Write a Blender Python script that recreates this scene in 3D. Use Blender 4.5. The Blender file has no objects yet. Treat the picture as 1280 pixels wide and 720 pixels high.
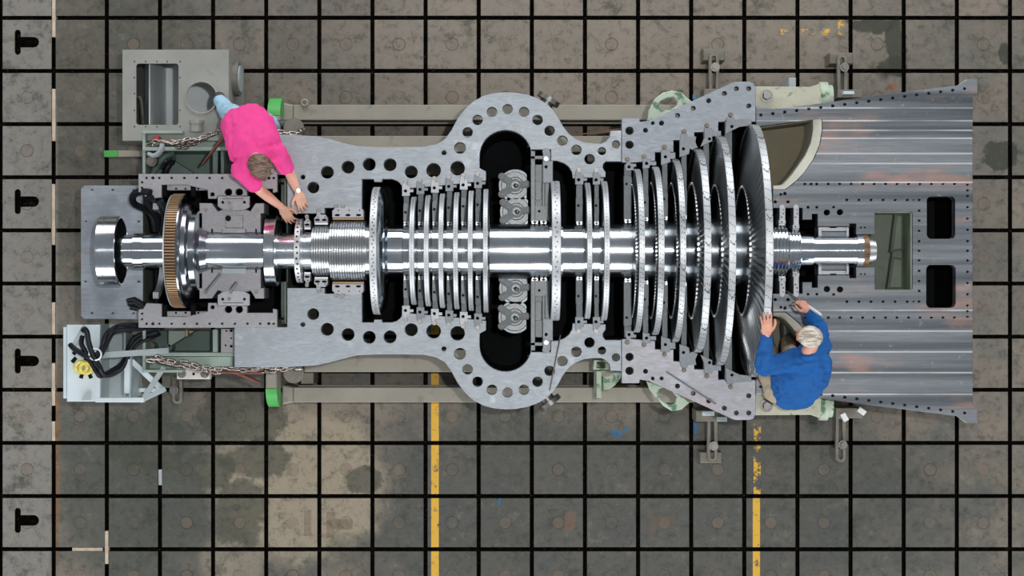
import bpy, bmesh, math, random
from mathutils import Vector, Matrix, noise
random.seed(7)
SC = bpy.context.scene
COL = SC.collection
CAMZ = 16.0          # camera height above the floor plates (m)
FPX = 2240.0         # focal length in pixels of the 1280 frame
HF = 1.30            # height of the casing's split plane
K = (CAMZ - HF) / FPX
AY = 0.3051          # world y of the rotor axis
PI = math.pi


def P(px, py, z=HF):
    k = (CAMZ - z) / FPX
    return Vector(((px - 640) * k, -(py - 360) * k, z))


def PP(pts, z=HF):
    return [tuple(P(a, b, z)[:2]) for a, b in pts]


def mir(pts):                      # the half of a symmetric plan on the far side of the rotor axis
    return [(a, 627 - b) for a, b in pts]


# ------------------------------------------------------------------ materials
def _new(name):
    m = bpy.data.materials.new(name)
    m.use_nodes = True
    nt = m.node_tree
    for n in list(nt.nodes):
        nt.nodes.remove(n)
    out = nt.nodes.new('ShaderNodeOutputMaterial')
    b = nt.nodes.new('ShaderNodeBsdfPrincipled')
    nt.links.new(b.outputs[0], out.inputs[0])
    return m, nt, b


def srgb(r, g, b):
    f = lambda c: c / 12.92 if c <= .04045 else ((c + .055) / 1.055) ** 2.4
    return (f(r / 255), f(g / 255), f(b / 255), 1)


class NT:
    def __init__(s, nt):
        s.nt = nt

    def node(s, t, **kw):
        n = s.nt.nodes.new(t)
        for k, v in kw.items():
            setattr(n, k, v)
        return n

    def link(s, a, b):
        s.nt.links.new(a, b)

    def _in(s, sock, v):
        if v is None:
            return
        if hasattr(v, 'is_linked'):
            s.link(v, sock)
        else:
            sock.default_value = v

    def math(s, op, a, b=None, c=None, clamp=False):
        n = s.node('ShaderNodeMath', operation=op, use_clamp=clamp)
        s._in(n.inputs[0], a)
        s._in(n.inputs[1], b)
        s._in(n.inputs[2], c)
        return n.outputs[0]

    def mix(s, f, a, b, mode='MIX'):
        n = s.node('ShaderNodeMix', data_type='RGBA', blend_type=mode)
        s._in(n.inputs['Factor'], f)
        s._in(n.inputs[6], a)
        s._in(n.inputs[7], b)
        return n.outputs[2]

    def ramp(s, f, a, b, va=0.0, vb=1.0):
        n = s.node('ShaderNodeMapRange', interpolation_type='SMOOTHSTEP')
        s._in(n.inputs[0], f)
        n.inputs[1].default_value = a
        n.inputs[2].default_value = b
        n.inputs[3].default_value = va
        n.inputs[4].default_value = vb
        return n.outputs[0]

    def coords(s, scale=(1, 1, 1), loc=(0, 0, 0), rot=(0, 0, 0), kind='Object'):
        tc = s.node('ShaderNodeTexCoord')
        mp = s.node('ShaderNodeMapping')
        mp.inputs['Scale'].default_value = scale
        mp.inputs['Location'].default_value = loc
        mp.inputs['Rotation'].default_value = rot
        s.link(tc.outputs[kind], mp.inputs[0])
        return mp.outputs[0]

    def noise(s, vec, scale=5, detail=4, rough=.55, dist=0):
        n = s.node('ShaderNodeTexNoise')
        s.link(vec, n.inputs['Vector'])
        n.inputs['Scale'].default_value = scale
        n.inputs['Detail'].default_value = detail
        n.inputs['Roughness'].default_value = rough
        n.inputs['Distortion'].default_value = dist
        return n.outputs['Fac']

    def bump(s, h, strength, dist, b):
        n = s.node('ShaderNodeBump')
        n.inputs['Strength'].default_value = strength
        n.inputs['Distance'].default_value = dist
        s.link(h, n.inputs['Height'])
        s.link(n.outputs[0], b.inputs['Normal'])


def simple(name, col, rough=.6, metal=0, var=.12, scale=6, bump=.0, spots=None):
    m, nt, b = _new(name)
    t = NT(nt)
    v = t.coords()
    n = t.noise(v, scale, 6)
    lo = tuple(c * (1 - var) for c in col[:3]) + (1,)
    hi = tuple(min(1, c * (1 + var)) for c in col[:3]) + (1,)
    c = t.mix(t.ramp(n, .3, .7), lo, hi)
    if spots:
        n2 = t.noise(v, scale * 2.3, 5)
        lo_ = spots[2] if len(spots) > 2 else .58
        c = t.mix(t.ramp(n2, lo_, lo_ + .12, 0, spots[1]), c, spots[0])
    t.link(c, b.inputs['Base Color'])
    b.inputs['Metallic'].default_value = metal
    t.link(t.ramp(n, .2, .8, max(.05, rough - .08), min(1, rough + .08)), b.inputs['Roughness'])
    if bump:
        t.bump(t.noise(v, scale * 6, 4), bump, .01, b)
    return m


def brushed(name, col, rough=.35, scratch=(2, 60, 2), metal=1.0, cloud=.12, sc=.05, bump=.05, tint=None, swirl=.35):
    """Machined steel: cloudy tone, fine tool marks in one direction, optional tint patches and planing bands."""
    m, nt, b = _new(name)
    t = NT(nt)
    v = t.coords()
    big = t.noise(v, 1.7, 6, .6)
    fine = t.noise(t.coords(scratch), 6, 5, .65)
    lo = tuple(c * (1 - cloud) for c in col[:3]) + (1,)
    hi = tuple(min(1, c * (1 + cloud)) for c in col[:3]) + (1,)
    c = t.mix(t.ramp(big, .3, .7), lo, hi)
    c = t.mix(t.ramp(fine, .35, .7, 0, .35), c, tuple(x * .72 for x in col[:3]) + (1,))
    swirl_n = t.noise(t.coords((1, 2.0, 1), rot=(0, 0, .5)), 3.2, 6, .7, 1.6)
    c = t.mix(t.ramp(swirl_n, .52, .72, 0, swirl), c, tuple(min(1, x * 1.3) for x in col[:3]) + (1,))
    h = fine
    if tint:
        tn = t.noise(t.coords((.8, 2.4, 1), rot=(0, 0, .12)), 1.6, 3, .5)
        c = t.mix(t.ramp(tn, .57, .74, 0, tint[1]), c, tint[0])
    t.link(c, b.inputs['Base Color'])
    b.inputs['Metallic'].default_value = metal
    r = t.math('ADD', t.ramp(fine, .2, .8, -sc, sc), t.ramp(big, .25, .75, rough - .06, rough + .08))
    t.link(r, b.inputs['Roughness'])
    if bump:
        t.bump(h, bump, .004, b)
    return m


M = {}
M['flange'] = brushed('flange_steel', (.37, .40, .43), .55, (3, 14, 3), bump=.05, cloud=.15, metal=.85, swirl=.8)
M['flange_mid'] = brushed('flange_steel_dull', (.37, .37, .40), .54, (3, 14, 3), bump=.05, cloud=.15, metal=.85, tint=((.48, .31, .28, 1), .4), swirl=.5)
M['flange_step'] = brushed('flange_steel_grey', (.29, .315, .35), .54, (3, 14, 3), bump=.05, cloud=.18, metal=.85, swirl=.5)
M['pedestal_steel'] = brushed('pedestal_steel', (.36, .355, .37), .54, (5, 14, 5), metal=.85, cloud=.18)
M['base_steel'] = brushed('base_plate_steel', (.30, .325, .36), .48, (.6, 10, 1), metal=.9, cloud=.38, tint=((.60, .34, .16, 1), .95), swirl=.5)
M['polished'] = brushed('turned_steel', (.68, .73, .77), .15, (160, 2, 2), cloud=.06, sc=.04, bump=.015)
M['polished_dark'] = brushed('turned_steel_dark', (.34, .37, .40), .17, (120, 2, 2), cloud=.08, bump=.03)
M['grooved'] = brushed('grooved_steel', (.66, .68, .70), .20, (120, 2, 2), cloud=.06, bump=.04)
M['rim'] = brushed('rim_steel', (.60, .62, .64), .50, (20, 4, 4), cloud=.16, metal=.85)
M['blade'] = brushed('blade_steel', (.74, .76, .77), .32, (4, 30, 4), cloud=.12, bump=.02)
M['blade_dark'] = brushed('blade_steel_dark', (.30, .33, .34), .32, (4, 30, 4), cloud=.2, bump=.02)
M['disc_dark'] = brushed('disc_steel_dark', (.10, .115, .125), .34, (8, 8, 8), cloud=.2, bump=.03)
M['diaphragm'] = brushed('diaphragm_steel', (.13, .145, .155), .5, (20, 6, 6), cloud=.25, metal=.7)
M['diaphragm_light'] = brushed('diaphragm_steel_light', (.20, .215, .22), .5, (20, 6, 6), cloud=.25, metal=.7)
M['lug'] = brushed('lug_steel', (.21, .225, .245), .5, (8, 20, 8), cloud=.2, metal=.8)
M['lug_light'] = brushed('lug_steel_light', (.40, .41, .43), .5, (8, 20, 8), cloud=.15, metal=.8)
M['bright'] = brushed('bright_steel', (.58, .59, .60), .42, (20, 20, 20), cloud=.15)
M['bolt'] = brushed('bolt_steel', (.24, .23, .22), .42, (20, 20, 20), cloud=.3)
M['copper_bolt'] = brushed('coppery_bolt', (.17, .145, .125), .5, (20, 20, 20), cloud=.25)
M['cover'] = brushed('cover_steel', (.30, .31, .31), .5, (10, 10, 10), cloud=.25)
M['gold'] = brushed('gear_tooth_bronze', (.36, .23, .13), .45, (2, 80, 2), cloud=.2, metal=.7)
M['gear_gap'] = simple('gear_tooth_gap', (.03, .018, .010, 1), .7, .2)


def planed_material():
    """Wide plate planed in long passes: tone and sheen change from pass to pass, seams between passes with painted glints, painted orange reflections."""
    m, nt, b = _new('planed_steel')
    t = NT(nt)
    v = t.coords(kind='Object', loc=(0, 0, 0))
    sx = t.node('ShaderNodeSeparateXYZ')
    t.link(v, sx.inputs[0])
    Y = sx.outputs[1]
    big = t.noise(v, 1.7, 6, .6)
    passes = t.noise(t.coords((.10, 4.2, 1)), 1.6, 4, .6)
    fine = t.noise(t.coords((.8, 30, 1)), 6, 5, .65)
    c = t.mix(t.ramp(passes, .36, .64), (.085, .097, .108, 1), (.245, .265, .285, 1))
    c = t.mix(t.ramp(fine, .35, .7, 0, .4), c, (.13, .14, .16, 1))
    c = t.mix(t.ramp(t.noise(t.coords((2, 3, 1), rot=(0, 0, -1.1)), 6, 6, .75, 1), .60, .74, 0, .4), c, (.56, .58, .60, 1))
    tn = t.noise(t.coords((.8, 2.6, 1), rot=(0, 0, .14), loc=(3.2, .6, 0)), 1.5, 4, .55)
    c = t.mix(t.ramp(tn, .54, .74, 0, .6), c, (.50, .27, .20, 1))  # orange reflections put into the plate colour
    seam = None
    for py in (139, 155, 167, 177, 196, 208.5, 232, 392, 418, 444, 470, 497):
        y = P(0, py).y
        d = t.math('ABSOLUTE', t.math('SUBTRACT', Y, y - AY))
        q = t.ramp(d, .002, .010, 1, 0)
        seam = q if seam is None else t.math('MAXIMUM', seam, q)
    seam = t.math('MULTIPLY', seam, t.ramp(t.noise(t.coords((.5, .5, 1)), 2.4, 4), .35, .6, .25, 1))
    c = t.mix(t.math('MULTIPLY', seam, .6), c, (.70, .72, .74, 1))  # pass seams lightened to carry the glint along them
    t.link(c, b.inputs['Base Color'])
    b.inputs['Metallic'].default_value = .9
    r = t.math('ADD', t.ramp(passes, .3, .7, .44, .56), t.ramp(fine, .2, .8, -.06, .06))
    t.link(r, b.inputs['Roughness'])
    t.bump(t.math('ADD', t.math('MULTIPLY', passes, .6), t.math('MULTIPLY', fine, .05)), .5, .02, b)
    return m


M['planed'] = planed_material()
M['cavity'] = simple('interior_shade_black', (.008, .009, .010, 1), .9, 0, .3, 4)  # near-black colour stands in for the shade deep inside
M['black'] = simple('flat_black', (.006, .006, .007, 1), .8, 0, .3)  # discs of this black stand in for the dark inside holes and slots
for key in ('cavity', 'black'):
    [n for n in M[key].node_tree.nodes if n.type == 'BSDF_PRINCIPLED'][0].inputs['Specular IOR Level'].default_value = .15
M['casing_paint'] = simple('casing_green_grey_paint', srgb(96, 108, 98), .55, 0, .15, 4)
M['green_dark'] = simple('pedestal_green_paint', srgb(84, 104, 96), .45, 0, .15, 3)
M['green_pale'] = simple('pale_green_paint', srgb(150, 166, 156), .5, 0, .12, 5)
M['green_bright'] = simple('bright_green_paint', srgb(78, 170, 82), .5, 0, .12, 8)
M['green_cast'] = simple('worn_green_casting_paint', srgb(184, 198, 176), .55, 0, .1, 5, .1, (srgb(64, 116, 86), .9, .50))
M['cream'] = simple('cream_paint', srgb(212, 209, 194), .55, 0, .05, 6, .03, (srgb(180, 172, 146), .5))
M['cream_worn'] = simple('worn_cream_paint', srgb(190, 188, 168), .55, 0, .1, 8, .05, (srgb(112, 122, 104), .7))
M['olive'] = simple('olive_liner', srgb(122, 114, 88), .6, 0, .15, 3, .03)
M['pocket'] = simple('pocket_green_grey', srgb(112, 122, 106), .55, 0, .18, 4, .04, (srgb(80, 90, 76), .5))
M['beam'] = simple('steel_beam_grey', srgb(156, 150, 138), .6, .1, .1, 3, .05, (srgb(126, 121, 110), .6))
M['box'] = simple('box_grey_paint', srgb(150, 150, 144), .55, .1, .08, 3, .02, (srgb(124, 124, 118), .5))
M['box_in'] = simple('box_inner_paint', srgb(214, 221, 223), .5, 0, .06, 3)
M['cabinet'] = simple('cabinet_pale_blue_paint', srgb(206, 218, 224), .5, 0, .05, 3)
M['cabinet_shade'] = simple('cabinet_grey_paint', srgb(168, 178, 180), .5, 0, .08, 3)
M['cable'] = simple('black_cable_rubber', (.010, .012, .016, 1), .38, 0, .2)
[n for n in M['cable'].node_tree.nodes if n.type == 'BSDF_PRINCIPLED'][0].inputs['Specular IOR Level'].default_value = .2
M['yellow'] = simple('yellow_rope', srgb(226, 208, 96), .6, 0, .15, 30)
M['chain'] = brushed('chain_steel', (.46, .39, .35), .28, (20, 20, 20), cloud=.35)
M['rust'] = simple('rusty_red_handle', srgb(112, 70, 58), .5, .4, .2, 10)
M['clamp'] = simple('clamp_iron', srgb(120, 116, 106), .55, .35, .2, 10, .08)
M['red'] = simple('red_cap', srgb(190, 50, 50), .5)
M['wood'] = simple('pale_wood', srgb(196, 178, 158), .75, 0, .15, 20, .05)
M['brown_wood'] = simple('brown_lath_wood', srgb(118, 80, 60), .7, 0, .2, 20)
M['pink'] = simple('pink_jersey', srgb(236, 66, 146), .85, 0, .05, 12, .05)
M['pink_pale'] = simple('pale_pink_cloth', srgb(226, 168, 190), .85, 0, .05, 12)
M['blue'] = simple('blue_sweatshirt', srgb(14, 88, 158), .9, 0, .10, 14, .08)
M['jeans'] = simple('light_denim', srgb(160, 196, 218), .85, 0, .12, 14, .05)
M['tan'] = simple('tan_trousers', srgb(172, 158, 136), .85, 0, .08, 12, .05)
M['skin'] = simple('skin', srgb(226, 172, 148), .5, 0, .07, 14, .02)
M['skin2'] = simple('skin_ruddy', srgb(222, 160, 136), .5, 0, .07, 14, .02)
M['shoe'] = simple('dark_shoe_leather', srgb(66, 64, 66), .5, 0, .1)
M['white'] = simple('white_plastic', srgb(236, 236, 236), .4)
M['glass_frame'] = simple('spectacle_wire', srgb(60, 50, 44), .3, .6)
M['eye'] = simple('eye_white', srgb(230, 226, 220), .25)
M['label_white'] = simple('white_primer_plate', srgb(214, 206, 200), .5, .1, .06, 8)
M['blue_paint'] = simple('blue_tape', srgb(70, 140, 170), .6)
for key in ('skin', 'skin2'):
    bs = [n for n in M[key].node_tree.nodes if n.type == 'BSDF_PRINCIPLED'][0]
    bs.inputs['Subsurface Weight'].default_value = .12
    bs.inputs['Subsurface Radius'].default_value = (.012, .005, .003)


def hair_mat(name, a, b_, axis, rot=0):
    m, nt, b = _new(name)
    t = NT(nt)
    v = t.coords()
    s = t.noise(t.coords(axis, rot=(0, 0, rot)), 10, 4, .6)
    w = t.noise(v, 9, 3, .5)
    c = t.mix(t.ramp(s, .35, .65), a, b_)
    c = t.mix(t.ramp(w, .45, .7, 0, .45), c, tuple(x * 1.25 for x in b_[:3]) + (1,))
    t.link(c, b.inputs['Base Color'])
    b.inputs['Roughness'].default_value = .5
    t.bump(s, .6, .01, b)
    return m


M['hair_brown'] = hair_mat('brown_grey_hair', srgb(62, 48, 40), srgb(140, 112, 94), (1.6, 9, 3), -.75)
M['hair_grey'] = hair_mat('silver_hair', srgb(150, 136, 120), srgb(228, 218, 204), (1.2, 9, 2.5), .35)


# ------------------------------------------------------------------ mesh building
class MB:
    def __init__(s):
        s.bm = bmesh.new()

    def add_mesh(s, me):
        s.bm.from_mesh(me)
        return s

    def faces_from(s, vs, fs):
        bv = [s.bm.verts.new(v) for v in vs]
        for f in fs:
            try:
                s.bm.faces.new([bv[i] for i in f])
            except ValueError:
                pass
        return s

    def box(s, x0, x1, y0, y1, z0, z1, ch=0):
        if x0 > x1: x0, x1 = x1, x0
        if y0 > y1: y0, y1 = y1, y0
        if ch:
            return s.prism([(x0, y0), (x1, y0), (x1, y1), (x0, y1)], z0, z1, ch)
        v = [(x0, y0, z0), (x1, y0, z0), (x1, y1, z0), (x0, y1, z0), (x0, y0, z1), (x1, y0, z1), (x1, y1, z1), (x0, y1, z1)]
        return s.faces_from(v, [(3, 2, 1, 0), (4, 5, 6, 7), (0, 1, 5, 4), (1, 2, 6, 5), (2, 3, 7, 6), (3, 0, 4, 7)])

    def obox(s, c, ax, ay, az):                     # oriented box: centre and three half-axis vectors
        c, ax, ay, az = map(Vector, (c, ax, ay, az))
        v = [c + ax * i + ay * j + az * k for k in (-1, 1) for j in (-1, 1) for i in (-1, 1)]
        return s.faces_from(v, [(0, 2, 3, 1), (4, 5, 7, 6), (0, 1, 5, 4), (1, 3, 7, 5), (3, 2, 6, 7), (2, 0, 4, 6)])

    def prism(s, pts, z0, z1, ch=0):
        a = sum(pts[i][0] * pts[(i + 1) % len(pts)][1] - pts[(i + 1) % len(pts)][0] * pts[i][1] for i in range(len(pts)))
        if a < 0:
            pts = pts[::-1]
        n = len(pts)
        rings = [[(x, y, z0) for x, y in pts]]
        if ch:
            rings.append([(x, y, z1 - ch) for x, y in pts])
            rings.append([(x, y, z1) for x, y in offset(pts, -ch)])
        else:
            rings.append([(x, y, z1) for x, y in pts])
        vs = [v for r in rings for v in r]
        fs = [tuple(range(n))[::-1], tuple(range((len(rings) - 1) * n, len(rings) * n))]
        for k in range(len(rings) - 1):
            for i in range(n):
                j = (i + 1) % n
                fs.append((k * n + i, k * n + j, (k + 1) * n + j, (k + 1) * n + i))
        return s.faces_from(vs, fs)

    def cyl(s, p0, p1, r0, r1=None, n=20, caps=True):
        r1 = r0 if r1 is None else r1
        p0, p1 = Vector(p0), Vector(p1)
        d = (p1 - p0).normalized()
        a = d.orthogonal().normalized()
        b = d.cross(a)
        vs = []
        for p, r in ((p0, r0), (p1, r1)):
            for i in range(n):
                t = 2 * PI * i / n
                vs.append(p + a * math.cos(t) * r + b * math.sin(t) * r)
        fs = [(i, (i + 1) % n, n + (i + 1) % n, n + i) for i in range(n)]
        if caps:
            fs += [tuple(range(n))[::-1], tuple(range(n, 2 * n))]
        return s.faces_from(vs, fs)

    def lathe(s, prof, n=96, center=None, a0=0, a1=2 * PI, closed_prof=False, cap=True):
        """Turn (x, r) about the rotor axis; partial turns are closed with end faces (angle 0 = +y, pi/2 = up)."""
        cy, cz = center if center else (AY, HF)
        full = abs(a1 - a0 - 2 * PI) < 1e-6
        m = n if full else n + 1
        vs = []
        for i in range(m):
            t = a0 + (a1 - a0) * i / n
            for x, r in prof:
                vs.append((x, cy + math.cos(t) * r, cz + math.sin(t) * r))
        k = len(prof)
        fs = []
        for i in range(n):
            j = (i + 1) % m
            for q in range(k if closed_prof else k - 1):
                q2 = (q + 1) % k
                fs.append((i * k + q, i * k + q2, j * k + q2, j * k + q))
        if not full and closed_prof:
            fs.append(tuple(range(k)))
            fs.append(tuple(range(n * k, n * k + k))[::-1])
        s.faces_from(vs, fs)
        return s

    def tube(s, path, r, n=10, caps=True):
        path = [Vector(p) for p in path]
        rs = r if isinstance(r, (list, tuple)) else [r] * len(path)
        vs, prev = [], None
        for i, p in enumerate(path):
            d = (path[min(i + 1, len(path) - 1)] - path[max(i - 1, 0)]).normalized()
            if prev is None:
                a = d.orthogonal().normalized()
            else:
                a = (prev - d * prev.dot(d)).normalized()
            prev = a
            b = d.cross(a)
            for q in range(n):
                t = 2 * PI * q / n
                vs.append(p + a * math.cos(t) * rs[i] + b * math.sin(t) * rs[i])
        fs = []
        for i in range(len(path) - 1):
            for q in range(n):
                q2 = (q + 1) % n
                fs.append((i * n + q, i * n + q2, (i + 1) * n + q2, (i + 1) * n + q))
        if caps:
            fs += [tuple(range(n))[::-1], tuple(range((len(path) - 1) * n, len(path) * n))]
        return s.faces_from(vs, fs)

    def ring(s, pts, r, n=8):                        # closed tube
        pts = [Vector(p) for p in pts]
        L = len(pts)
        c = sum(pts, Vector()) / L
        nrm = (pts[1] - pts[0]).cross(pts[2] - pts[1]).normalized()
        if nrm.length < .1:
            nrm = (pts[0] - c).cross(pts[L // 4] - c).normalized()
        vs = []
        for i, p in enumerate(pts):
            d = (pts[(i + 1) % L] - pts[i - 1]).normalized()
            a = nrm
            b = d.cross(a).normalized()
            for q in range(n):
                t = 2 * PI * q / n
                vs.append(p + a * math.cos(t) * r + b * math.sin(t) * r)
        fs = []
        for i in range(L):
            j = (i + 1) % L
            for q in range(n):
                q2 = (q + 1) % n
                fs.append((i * n + q, i * n + q2, j * n + q2, j * n + q))
        return s.faces_from(vs, fs)

    def ball(s, c, rx, ry=None, rz=None, rot=None, seg=20):
        ry = rx if ry is None else ry
        rz = rx if rz is None else rz
        mt = Matrix.Translation(Vector(c))
        if rot is not None:
            mt = mt @ rot.to_4x4()
        mt = mt @ Matrix.Diagonal((rx, ry, rz, 1))
        bmesh.ops.create_uvsphere(s.bm, u_segments=seg, v_segments=max(6, seg * 2 // 3), radius=1, matrix=mt)
        return s

    def capsule(s, a, b, ra, rb, n=16):
        a, b = Vector(a), Vector(b)
        s.cyl(a, b, ra, rb, n)
        s.ball(a, ra, seg=n)
        s.ball(b, rb, seg=n)
        return s

    def hexbolt(s, c, r, h, washer=0):
        x, y, z = c
        if washer:
            s.cyl((x, y, z), (x, y, z + .008), washer, n=24)
            z += .008
        s.prism([(x + r * math.cos(PI / 6 + i * PI / 3), y + r * math.sin(PI / 6 + i * PI / 3)) for i in range(6)], z, z + h, r * .12)
        return s

    def mesh(s, name='m', normals=True):
        if normals:
            bmesh.ops.recalc_face_normals(s.bm, faces=s.bm.faces)
        me = bpy.data.meshes.new(name)
        s.bm.to_mesh(me)
        s.bm.free()
        return me


def offset(pts, d):
    """Offset a closed counter-clockwise outline outward by d."""
    n = len(pts)
    out = []
    for i in range(n):
        p0, p1, p2 = Vector(pts[i - 1]), Vector(pts[i]), Vector(pts[(i + 1) % n])
        e1, e2 = (p1 - p0), (p2 - p1)
        if e1.length < 1e-9 or e2.length < 1e-9:
            out.append(tuple(p1)); continue
        n1 = Vector((e1.y, -e1.x)).normalized()
        n2 = Vector((e2.y, -e2.x)).normalized()
        b = n1 + n2
        if b.length < 1e-4:
            out.append(tuple(p1 + n1 * d)); continue
        b.normalize()
        out.append(tuple(p1 + b * (d / max(.35, b.dot(n1)))))
    return out


def ccw(pts):
    a = sum(pts[i][0] * pts[(i + 1) % len(pts)][1] - pts[(i + 1) % len(pts)][0] * pts[i][1] for i in range(len(pts)))
    return pts if a > 0 else pts[::-1]


def circ(cx, cy, r, n=20):
    return [(cx + r * math.cos(2 * PI * i / n), cy + r * math.sin(2 * PI * i / n)) for i in range(n)]


BENCH = bpy.data.scenes.new('bench')          # empty side scene where outlines are filled, removed at the end


def _eval(ob):
    BENCH.collection.objects.link(ob)
    BENCH.view_layers[0].update()
    dg = BENCH.view_layers[0].depsgraph
    me = bpy.data.meshes.new_from_object(ob.evaluated_get(dg))
    bpy.data.objects.remove(ob)
    return me


def plate_mesh(outer, holes, z0, z1, ch=.003):
    """Flat plate from an outline with holes cut through it."""
    cu = bpy.data.curves.new('outline', 'CURVE')
    cu.dimensions = '2D'
    cu.fill_mode = 'BOTH'
    cu.extrude = (z1 - z0) / 2 - ch
    if ch:
        cu.bevel_depth = ch
        cu.bevel_resolution = 0
        cu.offset = -ch
    for pts in [ccw(outer)] + [ccw(h)[::-1] for h in holes]:
        sp = cu.splines.new('POLY')
        sp.points.add(len(pts) - 1)
        for q, (x, y) in zip(sp.points, pts):
            q.co = (x, y, 0, 1)
        sp.use_cyclic_u = True
    ob = bpy.data.objects.new('outline', cu)
    me = _eval(ob)
    bpy.data.curves.remove(cu)
    me.transform(Matrix.Translation((0, 0, (z0 + z1) / 2)))
    me.materials.clear()
    return me


ROOTLOC = {}


def finish(me, name, mats, smooth):
    me.name = name
    if len(me.materials):
        me.materials.clear()
    for m in (mats if isinstance(mats, (list, tuple)) else [mats]):
        me.materials.append(M[m] if isinstance(m, str) else m)
    if smooth:
        me.shade_smooth()
        me.set_sharp_from_angle(angle=math.radians(smooth))


def thing(name, loc, label, cat, group=None, kind=None):
    o = bpy.data.objects.new(name, None)
    o.empty_display_size = .1
    COL.objects.link(o)
    o.location = loc
    o['label'] = label
    o['category'] = cat
    if group: o['group'] = group
    if kind: o['kind'] = kind
    ROOTLOC[o.name] = Vector(loc)
    return o


def part(name, mesh, mats, parent, smooth=35, label=None, kind=None):
    """mesh is given in world coordinates; it is re-based on its thing's origin."""
    me = mesh.mesh() if isinstance(mesh, MB) else mesh
    finish(me, name, mats, smooth)
    root = ROOTLOC[parent.name]
    me.transform(Matrix.Translation(-root))
    o = bpy.data.objects.new(name, me)
    COL.objects.link(o)
    o.parent = parent
    ROOTLOC[o.name] = root
    if label: o['label'] = label
    if kind: o['kind'] = kind
    return o


def solo(name, mesh, mats, label, cat, group=None, kind=None, smooth=35, loc=None):
    """A thing that is one mesh."""
    me = mesh.mesh() if isinstance(mesh, MB) else mesh
    finish(me, name, mats, smooth)
    if loc is None:
        vs = [v.co for v in me.vertices]
        loc = Vector((sum(v.x for v in vs) / len(vs), sum(v.y for v in vs) / len(vs), min(v.z for v in vs)))
    loc = Vector(loc)
    me.transform(Matrix.Translation(-loc))
    o = bpy.data.objects.new(name, me)
    COL.objects.link(o)
    o.location = loc
    if label: o['label'] = label
    if cat: o['category'] = cat
    if group: o['group'] = group
    if kind: o['kind'] = kind
    ROOTLOC[o.name] = loc
    return o


def evaluated(me, mods):
    """Apply a list of (type, settings) modifiers to a mesh and return the result."""
    ob = bpy.data.objects.new('work', me)
    for t, kw in mods:
        md = ob.modifiers.new(t, t)
        for k, v in kw.items():
            setattr(md, k, v)
    return _eval(ob)
# ------------------------------------------------------------------ floor of slotted iron plates
PITCH = 66.42 * CAMZ / FPX
GX0 = (67 - 640) * CAMZ / FPX
GY0 = -(22.3 - 360) * CAMZ / FPX
GW = .036


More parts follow.
